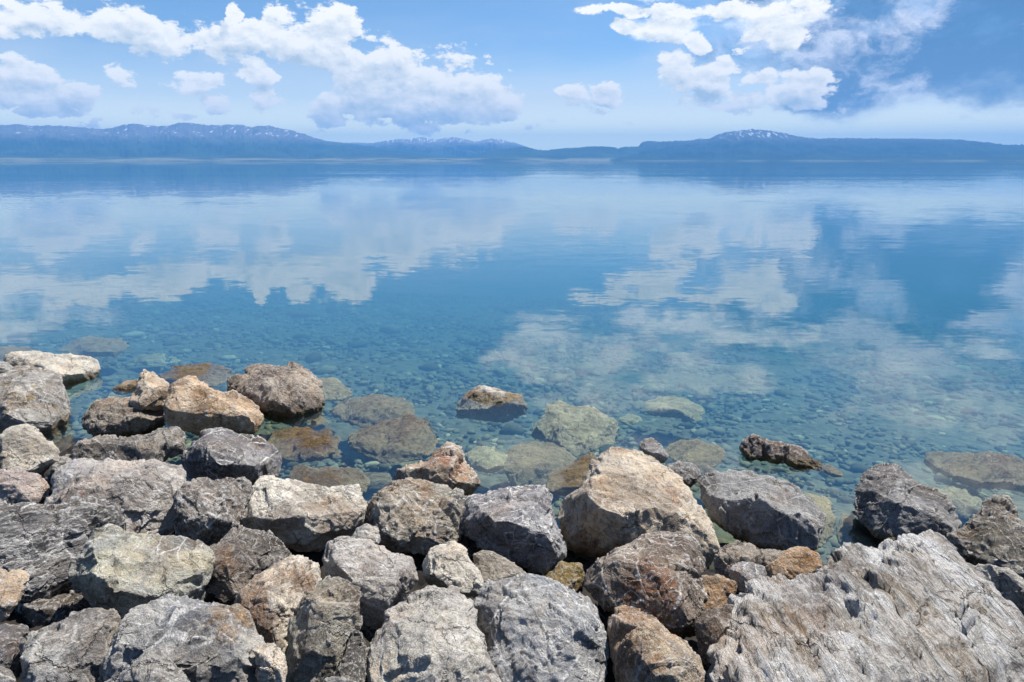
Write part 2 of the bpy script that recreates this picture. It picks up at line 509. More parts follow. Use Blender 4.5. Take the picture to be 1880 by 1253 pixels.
def mountain(name, pts, D0, D1, mat, plain_frac, plain_h, seed, rough=0.22):
    """pts: ridge line in photo pixels; the foot of the slope is D0 m away, the ridge D1 m"""
    A = [(math.atan2(*(ray(x, y)[:2])), -0.0 + ray(x, y)[2] / math.hypot(*ray(x, y)[:2])) for x, y in pts]
    a = np.arange(A[0][0], A[-1][0], math.radians(0.05))
    R = np.interp(a, [q[0] for q in A], [q[1] for q in A])
    nt_ = 56
    t = np.concatenate([np.linspace(0, 1, nt_ - 8), np.linspace(1.04, 1.5, 8)])
    AA, T = np.meshgrid(a, t, indexing='ij')
    RR = np.repeat(R[:, None], nt_, 1)
    dist_ = D0 + (D1 - D0) * T
    Xm, Ym = np.sin(AA) * dist_, np.cos(AA) * dist_
    P = np.stack([Xm.ravel() / 900 + seed, Ym.ravel() / 900, Xm.ravel() * 0 + seed], 1).astype(np.float32)
    rn = fbm(P, 6, 0.55, ridged=True).reshape(T.shape)
    rn = (rn - rn.mean()) / 2
    pf = plain_frac
    s = np.clip((T - pf) / (1 - pf), 0, 1)
    prof = s ** 1.25
    # the ridge keeps its traced line: noise fades out at the crest
    env = np.clip(s * 4, 0, 1) * np.clip((1 - s) * 3.0, 0, 1)
    elh = RR * prof + RR * rn * rough * env
    crest = fbm(np.stack([a * 260, a * 0, a * 0 + seed], 1).astype(np.float32), 5, 0.65) * 0.0008
    elh = elh + crest[:, None] * np.clip((s - 0.8) * 5, 0, 1)
    z = elh * D1 * np.where(T <= 1, dist_ / D1, 1) + H
    pl = plain_h * np.clip(T / max(pf, 1e-3), 0, 1)
    z = np.where(T <= 1, np.maximum(z, -3 + 0 * z), z)
    z = np.maximum(z - H, 0) + pl - 1.0
    z = np.where(T > 1, z * (1 - (T - 1) * 1.4), z)
    o = mesh_obj(name, np.stack([Xm.ravel(), Ym.ravel(), z.ravel()], 1), grid_faces(len(a), nt_), mat)
    o['kind'] = 'structure'
    return o


M_green = mountain_mat('mountain_slopes', (0.030, 0.050, 0.030), (0.16, 0.15, 0.15), (0.20, 0.20, 0.13), 330, 0.0, 44)
M_far = mountain_mat('far_snowy_slopes', (0.045, 0.060, 0.045), (0.26, 0.25, 0.25), (0.12, 0.14, 0.09), 330, 0.07)
M_right = mountain_mat('right_mountain_slopes', (0.020, 0.034, 0.022), (0.10, 0.10, 0.10), (0.12, 0.14, 0.08), 300, 0.03)
mountain('far_mountain_range', [(480, 275), (600, 266), (620, 264), (650, 263), (680, 264), (700, 261), (730, 256), (755, 257), (772, 253), (800, 257), (832, 253), (850, 256), (872, 261), (900, 256), (915, 256), (930, 259), (950, 265),
                              (962, 269), (985, 276), (1100, 284), (1250, 285)], 12500, 14500, M_far, 0.12, 12, 3.1, 0.6)
mountain('left_mountain_range', [(-2600, 240), (-1900, 252), (-1400, 236), (-900, 248), (-500, 245), (-350, 238), (-200, 241), (-60, 234), (0, 236), (30, 234), (60, 237), (90, 236), (120, 237), (165, 241), (185, 243), (205, 240), (235, 233), (250, 232), (270, 236), (290, 237), (310, 236), (330, 231),
                               (345, 230), (370, 234), (400, 235), (430, 234), (445, 234), (462, 239), (475, 236), (495, 236), (515, 241), (545, 246), (575, 257), (600, 264), (640, 268), (700, 277), (800, 288), (860, 294)], 8500, 12500, M_green, 0.35, 44, 9.7, 0.45)
mountain('right_mountain_range', [(1120, 291), (1150, 275), (1172, 270), (1180, 262), (1192, 260), (1210, 262), (1240, 260), (1262, 260), (1285, 256), (1300, 257), (1315, 250), (1340, 243), (1365, 241), (1382, 239), (1400, 240), (1420, 243), (1440, 246), (1455, 250),
                                (1470, 253), (1500, 256), (1540, 255), (1600, 256), (1650, 256), (1700, 257), (1760, 258), (1800, 262), (1850, 268), (1880, 267), (1950, 260), (2100, 262), (2400, 258), (3000, 250), (3800, 262)], 8800, 11500, M_right, 0.14, 14, 21.3, 0.55)
mountain('middle_hills', [(830, 294), (862, 288), (880, 283), (905, 278), (930, 275), (958, 271), (972, 272), (985, 276), (1000, 278), (1020, 275), (1040, 273), (1065, 272), (1082, 270), (1105, 270), (1125, 271), (1135, 274), (1145, 271), (1175, 270), (1260, 268), (1400, 272), (1500, 280), (1700, 290)],
         9500, 11000, M_green, 0.12, 10, 31.9, 0.3)

# ------------------------------------------------------------------ rock materials
def rock_mat(name, ca, cb, stain=(0.30, 0.13, 0.04), stain_amt=0.2, vein=0.3, mott=0.6, scl=1.0, stretch=(1, 1, 1), e=None, pale=0.2, vein_scale=5.0, seed=0, bump_s=1.0, warp=0.16, patch=0.0, mrough=0.74, vw=1.0, crack=0.5, blot=0.5, dark_c=(0.035, 0.033, 0.035), pale_c=(0.52, 0.49, 0.44)):
    mt, nt, out = new_mat(name)
    rnd = random.Random(seed)
    co = nt.N.new('ShaderNodeTexCoord').outputs['Object']
    if e is None:
        e = Vector((rnd.uniform(-1, 1), rnd.uniform(-1, 1), rnd.uniform(-.6, .6))).normalized()
    e = Vector(e).normalized()
    e2 = e.cross(Vector((0.1, 0.2, 1))).normalized(); e3 = e.cross(e2)
    off = Vector((rnd.uniform(-50, 50), rnd.uniform(-50, 50), rnd.uniform(-50, 50)))
    P = nt.xyz(nt.v('DOT_PRODUCT', co, tuple(e)), nt.v('DOT_PRODUCT', co, tuple(e2)), nt.v('DOT_PRODUCT', co, tuple(e3)))
    P = nt.v('ADD', P, tuple(off))
    warp_ = nt.scale(nt.v('SUBTRACT', nt.noise(P, 4.0 * scl, 4, 0.6, col=True), (.5, .5, .5)), warp / scl)
    Pw = nt.v('ADD', P, warp_)
    Ps = nt.v('MULTIPLY', Pw, stretch)
    big_ = nt.noise(Ps, 3.2 * scl, 5, 0.6)
    mid = nt.noise(Ps, 11 * scl, 9, mrough)
    fin = nt.noise(Ps, 48 * scl, 6, 0.7)
    gr = nt.noise(P, 190, 3, 0.7)
    col = nt.mix(nt.ss(big_, 0.36, 0.62), ca, cb)
    # pale crusts and dark patches
    col = nt.mix(nt.m('MULTIPLY', nt.ss(nt.m('ADD', mid, nt.m('MULTIPLY_ADD', fin, 0.35, -0.17)), 0.53, 0.66), pale + 0.25), col, pale_c)
    col = nt.mix(nt.m('MULTIPLY', nt.ss(nt.m('ADD', mid, nt.m('MULTIPLY_ADD', fin, 0.5, -0.25)), 0.48, 0.34), mott), col, dark_c)
    if patch:
        pn = nt.noise(nt.v('ADD', Pw, (4, 4, 9)), 3.4, 7, 0.66)
        col = nt.mix(nt.m('MULTIPLY', nt.ss(nt.m('ADD', pn, nt.m('MULTIPLY_ADD', mid, 0.5, -0.25)), 0.50, 0.62), patch), col, (0.66, 0.64, 0.62))
    # iron stains
    s1 = nt.noise(nt.v('ADD', Pw, (11, 3, 7)), 2.6 * scl, 6, 0.62)
    th = 0.66 - 0.26 * stain_amt
    sm = nt.ss(nt.m('ADD', s1, nt.m('MULTIPLY_ADD', fin, 0.25, -0.12)), th, th + 0.10)
    sc2 = nt.mix(nt.ss(fin, 0.35, 0.65), tuple(x * 0.45 for x in stain), stain)
    col = nt.mix(nt.m('MULTIPLY', sm, min(1, 0.45 + stain_amt * 0.5)), col, sc2)
    # broad dark and brown blotches with ragged edges
    b1 = nt.m('ADD', nt.noise(nt.v('ADD', Pw, (21, 13, 2)), 2.3 * scl, 7, 0.66), nt.m('MULTIPLY_ADD', mid, 0.5, -0.25))
    col = nt.mix(nt.m('MULTIPLY', nt.ss(b1, 0.51, 0.56), min(1, blot * 1.3)), col, nt.mix(1.0, col, (0.38, 0.34, 0.32), 'MULTIPLY'))
    b2 = nt.m('ADD', nt.noise(nt.v('ADD', Pw, (1, 33, 12)), 3.1 * scl, 7, 0.66), nt.m('MULTIPLY_ADD', fin, 0.4, -0.2))
    col = nt.mix(nt.m('MULTIPLY', nt.ss(b2, 0.52, 0.62), 0.38), col, nt.mix(1.0, col, (1.05, 0.82, 0.62), 'MULTIPLY'))
    # fractures
    ck = nt.voro(nt.v('ADD', P, nt.scale(nt.v('SUBTRACT', nt.noise(P, 9 * scl, 5, 0.65, col=True), (.5, .5, .5)), 0.14)), 3.6 * scl, 'DISTANCE_TO_EDGE')
    cmask = nt.ss(nt.noise(nt.v('ADD', P, (6, 1, 44)), 3.0 * scl, 3, 0.5), 0.45, 0.6)
    ckl = nt.m('MULTIPLY', nt.ss(ck, 0.022, 0.004), cmask)
    col = nt.mix(nt.m('MULTIPLY', ckl, crack), col, nt.mix(1.0, col, (0.25, 0.22, 0.2), 'MULTIPLY'))
    # worn edges are paler
    pt = nt.N.new('ShaderNodeNewGeometry').outputs['Pointiness']
    col = nt.mix(nt.m('MULTIPLY', nt.ss(pt, 0.512, 0.55), 0.6), col, pale_c)
    # calcite veins: straight crossing ones and curly ones
    Pv = nt.v('ADD', P, nt.scale(warp_, 0.35))
    v1 = nt.voro(nt.v('MULTIPLY', Pv, (1, 0.45, 1)), vein_scale * scl, 'DISTANCE_TO_EDGE')
    v2 = nt.voro(nt.v('ADD', nt.v('MULTIPLY', Pv, (0.4, 1.3, 1)), (5, 5, 5)), vein_scale * 2.6 * scl, 'DISTANCE_TO_EDGE')
    v3 = nt.m('ABSOLUTE', nt.m('SUBTRACT', nt.noise(Ps, 7 * scl, 3, 0.5), 0.5))
    ma = nt.ss(nt.noise(nt.v('ADD', P, (3, 9, 1)), 4 * scl, 6, 0.7), 0.46, 0.60)
    mb = nt.ss(nt.noise(nt.v('ADD', P, (8, 2, 5)), 6 * scl, 4, 0.6), 0.46, 0.60)
    V = nt.m('MULTIPLY', nt.ss(v1, 0.028, 0.006), ma)
    V = nt.m('MAXIMUM', V, nt.m('MULTIPLY', nt.ss(v2, 0.05, 0.01), nt.m('MULTIPLY', mb, 0.75)))
    V = nt.m('MAXIMUM', V, nt.m('MULTIPLY', nt.ss(v3, 0.016 * vw, 0.003 * vw), nt.m('MULTIPLY', mb, 0.8 if vw > 1 else 0.35)))
    Vb = nt.m('MULTIPLY', V, min(1.0, vein * 1.05), clamp=True)
    col = nt.mix(Vb, col, (0.70, 0.68, 0.65))
    col = nt.mix(1.0, col, nt.mix(nt.ss(gr, 0.3, 0.7), (0.72, 0.72, 0.72), (1.28, 1.28, 1.28)), 'MULTIPLY')
    # algae and wet stone at the water line, silt below it
    pos = nt.N.new('ShaderNodeNewGeometry').outputs['Position']
    z = nt.sep(pos)[2]
    zn = nt.m('ADD', z, nt.m('MULTIPLY_ADD', mid, -0.12, 0.06))
    wet = nt.ss(zn, 0.075, 0.03)
    alg = nt.mix(nt.ss(fin, 0.4, 0.6), (0.09, 0.055, 0.012), (0.20, 0.13, 0.03))
    col2 = nt.mix(1.0, col, (0.50, 0.46, 0.38), 'MULTIPLY')
    col2 = nt.mix(nt.m('MULTIPLY', nt.ss(mid, 0.42, 0.58), 0.65), col2, alg)
    col = nt.mix(nt.m('MULTIPLY', wet, nt.ss(z, -0.06, 0.0)), col, col2)
    silt = nt.mix(nt.ss(mid, 0.4, 0.62), nt.mix(1.0, col, (0.75, 0.78, 0.60), 'MULTIPLY'), (0.22, 0.21, 0.13))
    col = nt.mix(nt.ss(z, 0.0, -0.05), col, silt)
    rough = nt.m('SUBTRACT', 0.82, nt.m('MULTIPLY', wet, 0.42))
    # relief finer than the mesh
    cr = nt.ss(nt.voro(nt.v('MULTIPLY', Ps, (1, 1.4, 0.8)), 9 * scl, 'DISTANCE_TO_EDGE'), 0.0, 0.05)
    hgt = nt.m('ADD', nt.m('MULTIPLY', mid, 1.6), nt.m('MULTIPLY', fin, 0.9))
    hgt = nt.m('ADD', hgt, nt.m('MULTIPLY', gr, 0.16))
    hgt = nt.m('ADD', hgt, nt.m('MULTIPLY', nt.m('MULTIPLY', cr, mb), 0.25))
    hgt = nt.m('ADD', hgt, nt.m('MULTIPLY', V, 0.10))
    hgt = nt.m('SUBTRACT', hgt, nt.m('MULTIPLY', ckl, 0.9))
    principled(nt, out, col, rough, bump(nt, hgt, 0.9 * bump_s, 0.022), spec=0.4)
    return mt


K = {
    'grey':   dict(ca=(0.17, 0.165, 0.16), cb=(0.27, 0.26, 0.24), stain_amt=0.15, vein=0.55, mott=0.75, pale=0.40),
    'pale':   dict(ca=(0.24, 0.225, 0.20), cb=(0.38, 0.355, 0.30), stain=(0.34, 0.20, 0.08), stain_amt=0.2, vein=0.6, mott=0.6, pale=0.5),
    'white':  dict(ca=(0.34, 0.32, 0.28), cb=(0.50, 0.47, 0.41), stain=(0.30, 0.17, 0.07), stain_amt=0.25, vein=0.5, mott=0.45, pale=0.55),
    'tan':    dict(ca=(0.26, 0.19, 0.13), cb=(0.38, 0.31, 0.23), stain=(0.34, 0.18, 0.09), stain_amt=0.42, vein=0.35, mott=0.5, pale=0.45),
    'orange': dict(ca=(0.25, 0.17, 0.10), cb=(0.42, 0.33, 0.24), stain=(0.34, 0.20, 0.09), stain_amt=0.5, vein=0.15, mott=0.45, pale=0.45),
    'brown':  dict(ca=(0.13, 0.10, 0.08), cb=(0.22, 0.18, 0.14), stain=(0.24, 0.10, 0.04), stain_amt=0.6, vein=0.35, mott=0.6, pale=0.25),
    'vein':   dict(ca=(0.09, 0.09, 0.10), cb=(0.17, 0.165, 0.17), stain=(0.18, 0.07, 0.03), stain_amt=0.35, vein=0.95, mott=0.6, pale=0.25),
    'slate':  dict(ca=(0.13, 0.13, 0.135), cb=(0.21, 0.21, 0.21), stain=(0.20, 0.11, 0.04), stain_amt=0.05, vein=0.35, mott=0.45, pale=0.22, stretch=(1, 2.2, 1.4)),
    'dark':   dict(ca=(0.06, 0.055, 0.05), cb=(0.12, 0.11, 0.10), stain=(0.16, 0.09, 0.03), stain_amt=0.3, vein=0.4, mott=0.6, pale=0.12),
    'layer':  dict(vw=2.6, warp=0.08, pale_c=(0.64, 0.62, 0.60), ca=(0.08, 0.08, 0.085), cb=(0.22, 0.21, 0.20), stain=(0.2, 0.1, 0.05), stain_amt=0.15, vein=1.0, mott=0.75, pale=0.6, stretch=(1, 4.5, 4.0)),
    'rough':  dict(ca=(0.20, 0.17, 0.14), cb=(0.34, 0.29, 0.23), stain=(0.30, 0.15, 0.05), stain_amt=0.45, vein=0.35, mott=0.7, pale=0.45, bump_s=1.4),
    'stripe': dict(scl=0.62, mrough=0.62, blot=0.6, patch=0.6, ca=(0.26, 0.225, 0.185), cb=(0.60, 0.58, 0.54), stain=(0.30, 0.17, 0.08), stain_amt=0.35, vein=0.35, mott=0.7, pale=0.8, stretch=(0.5, 3.6, 3.6), warp=0.03, pale_c=(0.66, 0.63, 0.58), bump_s=1.5, dark_c=(0.10, 0.085, 0.075)),
    'under':  dict(ca=(0.16, 0.13, 0.09), cb=(0.26, 0.22, 0.15), stain=(0.30, 0.17, 0.06), stain_amt=0.4, vein=0.3, mott=0.6, pale=0.35, stretch=(1, 2.5, 2)),
    'marble': dict(ca=(0.25, 0.28, 0.22), cb=(0.55, 0.57, 0.46), stain=(0.2, 0.2, 0.1), stain_amt=0.1, vein=0.6, mott=0.75, pale=0.8, pale_c=(0.72, 0.75, 0.62)),
}
RMAT = {}


# ------------------------------------------------------------------ rock builder
CAM = np.array([0, 0, H])


def surf_z(x, y):
    s = y - float(shore_y(np.array(x)))
    return 0.24 * -s + 0.03 if s < 0 else 0.03 - 0.05 * s


def hit(px, py, z=None):
    d = ray(px, py)
    if z is not None:
        return CAM + d * (H - z) / -d[2]
    t = 0.8
    while t < 60:
        p = CAM + d * t
        if p[2] < surf_z(p[0], p[1]):
            return p
        t += 0.01
    return CAM + d * t


def smooth_mesh(V, E, n, f):
    cnt = np.zeros(len(V), np.float32)
    np.add.at(cnt, E[:, 0], 1); np.add.at(cnt, E[:, 1], 1)
    for _ in range(n):
        S = np.zeros_like(V)
        for k in range(3):
            S[:, k] = np.bincount(E[:, 0], V[E[:, 1], k], len(V)) + np.bincount(E[:, 1], V[E[:, 0], k], len(V))
        V = V * (1 - f) + f * S / cnt[:, None]
    return V


def make_rock(i, label, kind, pts, ridge=None, z=None, lay=0.42, thick=0.8, detail=1.0, name='boulder', cat='boulder', group='boulders piled along the shore', over=None, dirpx=None, near_=0.0, dz=0.0, cuts=40, grow=0.012):
    rnd = random.Random(1000 + i)
    pts = [(float(a), float(b)) for a, b in pts]
    A = np.array(pts)
    gx, gy = A[:, 0].mean(), A[:, 1].mean()
    if name == 'boulder':
        A = A + (A - [gx, gy]) * grow
        pts = [tuple(p) for p in A]
    x0, y0 = A.min(0); x1, y1 = A.max(0)
    cx, cy = (x0 + x1) / 2, (y0 + y1) / 2
    c = hit(cx, cy, z)
    if dz:
        c = CAM + (c - CAM) * (H - c[2] - dz) / (H - c[2])
    if near_:
        c = CAM + (c - CAM) * (1 - near_)
    vdir = c - CAM; dist_ = np.linalg.norm(vdir); vn = vdir / dist_
    N = -vn * (1 - lay) + np.array([0, 0, 1.0]) * lay
    N /= np.linalg.norm(N)
    size = math.sqrt((x1 - x0) * (y1 - y0)) / F * dist_

    def onplane(px, py):
        d = ray(px, py)
        t = np.dot(c - CAM, N) / np.dot(d, N)
        return CAM + d * t, d / np.linalg.norm(d)
    gx, gy = A[:, 0].mean(), A[:, 1].mean()
    if ridge is None:
        ridge = []
        n = 5
        a0 = rnd.uniform(0, 6.28)
        for k in range(n):
            a = a0 + k * 6.283 / n + rnd.uniform(-.35, .35)
            r = rnd.uniform(0.38, 0.6)
            # towards the outline point in this direction
            j = max(range(len(A)), key=lambda q: math.cos(math.atan2(A[q, 1] - gy, A[q, 0] - gx) - a))
            ridge.append((gx + (A[j, 0] - gx) * r, gy + (A[j, 1] - gy) * r + 0.04 * (y1 - y0), rnd.uniform(0.2, 0.38)))
    back = []
    for k in range(5):
        j = int(k * len(A) / 5)
        back.append((gx + (A[j, 0] - gx) * 0.55, gy + (A[j, 1] - gy) * 0.55, -thick * rnd.uniform(0.7, 1.1)))
    V = []; nout = len(pts)
    for (a, b) in pts:
        V.append(onplane(a, b)[0])
    faces = []

    def tin(inner, flip):
        co2 = [Vector(p) for p in pts] + [Vector((q[0], q[1])) for q in inner]
        ed = [(k, (k + 1) % nout) for k in range(nout)]
        r = delaunay_2d_cdt(co2, ed, [], 1, 0.01)
        vc_, fo, ov = r[0], r[2], r[3]
        idx = {}
        for k, src in enumerate(ov):
            if src and src[0] < nout:
                idx[k] = src[0]
            elif src:
                q = inner[src[0] - nout]
                p_, d_ = onplane(q[0], q[1])
                V.append(p_ - d_ * q[2] * size * (1.2 if q[2] > 0 and name == 'boulder' else 1.0)); idx[k] = len(V) - 1
            else:
                V.append(onplane(*vc_[k])[0]); idx[k] = len(V) - 1
        for f_ in fo:
            t_ = [idx[q] for q in f_]
            faces.append(t_[::-1] if flip else t_)
    tin([q for q in ridge if True], False)
    tin(back, True)
    me = bpy.data.meshes.new('tmp')
    me.from_pydata([tuple(v - c) for v in V], [], faces)
    bm = bmesh.new(); bm.from_mesh(me)
    bmesh.ops.recalc_face_normals(bm, faces=bm.faces)
    bm.to_mesh(me); bm.free()
    tmp = bpy.data.objects.new('tmp', me); COL.objects.link(tmp)
    rm = tmp.modifiers.new('r', 'REMESH'); rm.mode = 'VOXEL'
    vx = max(dist_ * 1.25 / 682 / detail, size / 110)
    rm.voxel_size = vx; rm.adaptivity = 0
    dg = bpy.context.evaluated_depsgraph_get()
    ev = tmp.evaluated_get(dg).to_mesh()
    nv = len(ev.vertices)
    Vv = np.empty(nv * 3, np.float32); ev.vertices.foreach_get('co', Vv); Vv = Vv.reshape(-1, 3)
    E = np.empty(len(ev.edges) * 2, np.int32); ev.edges.foreach_get('vertices', E); E = E.reshape(-1, 2)
    Q = np.empty(len(ev.loops), np.int32); ev.loops.foreach_get('vertex_index', Q); Q = Q.reshape(-1, 4)
    bpy.data.objects.remove(tmp); bpy.data.meshes.remove(me)
    ns = max(2, int((size * 0.022 / vx) ** 2))
    Vv = smooth_mesh(Vv, E, 2, 0.5)
    # vertex normals
    fn = np.cross(Vv[Q[:, 2]] - Vv[Q[:, 0]], Vv[Q[:, 3]] - Vv[Q[:, 1]])

    def vnorm():
        Nn = np.zeros_like(Vv)
        for k in range(3):
            acc = np.zeros(nv)
            for q in range(4):
                acc += np.bincount(Q[:, q], fn[:, k], nv)
            Nn[:, k] = acc
        return Nn / (np.linalg.norm(Nn, axis=1)[:, None] + 1e-9)
    Nn = smooth_mesh(vnorm(), E, 3, 0.5)
    Nn /= np.linalg.norm(Nn, axis=1)[:, None] + 1e-9
    # broken faces: shave the shape with random planes, a little at a time
    prs = np.random.RandomState(i + 50)
    for _ in range(cuts if name == 'boulder' else 20):
        n_ = prs.normal(size=3); n_ /= np.linalg.norm(n_)
        if name == 'boulder' and float(n_ @ vn) > -0.15:
            continue
        pr = Vv @ n_
        facing = max(0.0, -float(n_ @ vn) - 0.25)
        h_ = pr.max() - min(size, 0.7) * (prs.uniform(0.003, 0.012) + facing * prs.uniform(0.04, 0.26))
        Vv = Vv - np.outer(np.maximum(pr - h_, 0) * 0.92, n_).astype(np.float32)
    off = np.array([rnd.uniform(0, 200) for _ in range(3)], np.float32)
    sz = max(size, 0.12)
    Pn = Vv / sz + off
    par = dict(K[kind]); par.update(over or {})
    for q in ('ca', 'cb'):
        par[q] = tuple(min(0.75, x * k) for x, k in zip(par[q], (1.45, 1.42, 1.37)))
    if name == 'submerged_rock':
        par['ca'] = tuple(x * .7 for x in par['ca']); par['cb'] = tuple(x * .75 for x in par['cb'])
    st = par.get('stretch', (1, 1, 1))
    if dirpx:
        par['e'] = Vector(tuple(onplane(*dirpx[1])[0] - onplane(*dirpx[0])[0]))
    e = par.get('e') or Vector((rnd.uniform(-1, 1), rnd.uniform(-.6, .6), rnd.uniform(-.5, .5))).normalized()
    e = Vector(e).normalized(); par['e'] = e
    rr = 1.35 if kind in ('rough', 'dark') else 1.0
    wr = np.stack([fbm(Pn * 2.5, 2), fbm(Pn * 2.5 + 40, 2), fbm(Pn * 2.5 + 80, 2)], 1) * 0.12
    d = fbm(Pn * 1.7, 2) * 0.012
    d += chisel((Pn + wr * .5) * 2.9, 0.9) * 0.026 * rr
    d += chisel((Pn + wr * .6) * 7.0 + 5, 0.9) * 0.013 * rr
    d += chisel((Pn + wr) * 19.0 + 9, 0.9) * 0.006 * rr
    rg = fbm((Pn + wr) * 6.0, 5, 0.55, ridged=True)
    d += (rg - 0.6) * 0.007 * rr
    d *= min(sz, 0.75)
    Pw_ = Vv + off
    d += fbm(Pw_ * 20, 4, 0.55) * 0.0035 * rr
    relief = d.copy()
    if st[1] > 1.5:      # bedding
        e2 = e.cross(Vector((0.1, 0.2, 1))).normalized(); e3 = e.cross(e2)
        B = np.stack([Pw_ @ np.array(e), Pw_ @ np.array(e2), Pw_ @ np.array(e3)], 1).astype(np.float32) * np.array([st[0] * 0.8, st[1], st[2]], np.float32)
        bn = fbm(B * (3.0 if st[1] > 3 else 4.5), 4, 0.55)
        if st[1] > 3:
            d += chisel(B * np.float32(3.2) + 3, 0.9) * 0.016 * min(1, sz * 1.3)
            for fq, am in ((9.0, 0.020), (23.0, 0.008)):
                xq = B[:, 1] / st[1] * fq + fbm(B * np.float32(0.9) + fq, 3) * 1.6
                saw = xq - np.floor(xq)
                saw = np.minimum(saw / 0.8, (1 - saw) / 0.2)
                d += (saw - .5) * am * np.clip(0.6 + 1.2 * perlin(B * np.float32(1.1) + fq), 0.1, 1.2) * min(1, sz)
            d += chisel(B * np.float32(9.0) + 3, 0.9) * 0.008 * min(1, sz * 1.3)
        k_ = 0.008 if st[1] > 3 else 0.005
        d += (bn + 0.5 * np.tanh(perlin(B * 2.5) * 9)) * k_ * min(1, sz * 1.6)
    Vv = Vv + Nn * d[:, None]
    key = kind
    mat = rock_mat('%s_stone' % kind, seed=i * 7 + 3, **par)
    o = mesh_obj(name, Vv, Q, mat)
    o.location = tuple(c)
    o['label'] = label; o['category'] = cat; o['group'] = group
    return o


def P_(s):
    return [tuple(float(q) for q in t.split(',')) for t in s.split()]


# ------------------------------------------------------------------ the rocks, outline by outline (photo pixels): each is built at its own place on the bank
R = []


def rk(label, kind, pts, ridge='', **kw):
    rd = P_(ridge) if ridge else None
    if rd and kw.get('name') == 'submerged_rock':
        rd = [(a, b, c_ * .6) for a, b, c_ in rd]
    R.append((label, kind, P_(pts), rd, kw))


OW = 'boulders standing in the shallow water'
# far left group
rk('flat pale slab of rock at far left, its tip reaching into the water', 'pale', '5,662 15,651 33,642 59,643 102,648 133,652 163,656 176,658 179,665 191,670 200,680 189,690 163,702 138,712 110,722 60,712 20,695', '35,668,.22 62,664,.12 100,684,.3 130,696,.3 160,680,.12', z=0.10, group=OW, thick=.35)
rk('small grey rock at the left edge behind the big upright boulder', 'grey', '-40,662 0,664 13,667 26,676 29,684 30,705 -40,715', z=0.2)
rk('big upright grey boulder at far left with an ochre right side', 'grey', '-40,704 0,692 15,688 28,680 51,672 77,676 107,684 113,694 116,708 124,722 131,738 128,763 122,783 116,806 95,822 50,825 -40,820', '48,690,.15 96,704,.22 84,745,.38 20,722,.34 86,795,.42 -10,770,.38', over=dict(stain=(0.30, 0.19, 0.05), stain_amt=0.45), z=0.15)
rk('low brown rough rock by the narrow inlet at left', 'rough', '146,766 158,750 184,736 209,730 237,732 262,741 300,747 306,763 302,783 280,803 230,816 199,812 175,806 160,797 150,784', '200,750,.2 240,752,.26 190,778,.36 252,776,.36', z=0.10)
rk('small jagged rock just breaking the water left of the triangular rock', 'tan', '202,716 219,705 237,698 255,697 264,705 252,720 225,726 207,724', z=0.0, group=OW)
rk('upright triangular pale rock leaning beside the orange boulder', 'tan', '263,675 256,684 255,697 249,720 237,737 241,752 299,756 312,740 318,712 301,698 286,688', '272,690,.15 266,730,.34 292,735,.34', over=dict(stain_amt=.2, pale=.6), z=0.32)
rk('orange and tan boulder with a pink top in the left shallows', 'orange', '299,745 306,727 312,708 329,697 345,692 357,694 370,704 398,718 419,720 440,727 472,745 497,760 490,773 480,787 468,800 450,805 430,800 400,796 370,800 330,795 303,775', '338,712,.2 383,722,.26 384,752,.38 434,771,.34 322,768,.30 440,795,.3', z=0.20)
rk('large craggy brown grey boulder standing in water at left centre', 'rough', '397,712 415,697 428,690 451,688 454,679 466,672 484,670 507,674 523,670 537,667 553,676 576,688 589,702 593,717 600,725 593,735 591,748 579,762 558,774 533,780 502,773 476,757 450,740 420,728', '480,698,.24 540,698,.24 500,735,.4 562,728,.34 450,715,.3 530,755,.38', z=0.12, group=OW, over=dict(ca=(0.17, 0.14, 0.12), cb=(0.30, 0.25, 0.20), stain_amt=.25))
rk('mottled beige rock at the left edge below the ochre sided boulder', 'pale', '-40,800 0,800 13,788 38,781 69,782 79,794 87,804 102,814 112,827 112,845 102,858 82,870 61,878 38,876 0,870 -40,868', '30,800,.18 70,815,.26 35,840,.36 90,840,.3', over=dict(mott=.6))
rk('long low speckled rock with a pale upper edge, in front of the inlet', 'rough', '112,819 120,810 143,808 168,805 179,800 204,802 230,805 248,802 281,796 306,791 332,788 356,788 357,796 350,811 337,827 322,842 301,856 268,872 230,876 179,872 120,868', '180,815,.16 240,818,.2 300,806,.2 250,845,.34 170,845,.3', over=dict(ca=(.14, .13, .12), cb=(.27, .25, .22), stain_amt=.1, vein=.7))
rk('dark boulder with white starburst veins above the left pool', 'vein', '333,845 339,832 357,809 370,796 393,789 413,787 432,795 450,798 466,800 485,808 500,815 514,825 522,842 527,858 522,874 510,888 485,895 440,898 405,897 365,892 345,880 334,864', '393,806,.18 425,832,.34 372,842,.4 455,862,.34 480,835,.24 430,875,.42', over=dict(stain_amt=.25, stain=(0.22, 0.11, .04)))
rk('pinkish rock at the left edge above the dark streaked slab', 'tan', '-40,862 0,860 26,862 43,864 66,871 84,880 96,894 94,912 84,934 40,945 -40,945', '30,885,.2 70,900,.28 20,920,.3', over=dict(ca=(.20, .16, .15), cb=(.32, .28, .26), stain=(.28, .10, .06), stain_amt=.3))
rk('wide flat faced grey boulder with a reddish right end at left', 'pale', '90,926 96,901 97,878 105,865 115,847 138,845 179,846 217,846 243,845 255,841 281,840 304,846 327,857 340,873 342,896 335,919 328,935 324,953 317,971 310,987 280,995 235,993 150,975 92,945', '150,880,.2 215,875,.22 217,905,.3 262,880,.2 300,882,.3 268,940,.36 296,955,.32 140,935,.3', over=dict(ca=(.22, .21, .21), cb=(.33, .31, .29), stain=(.30, .09, .05), stain_amt=.28), lay=.62, cuts=20)
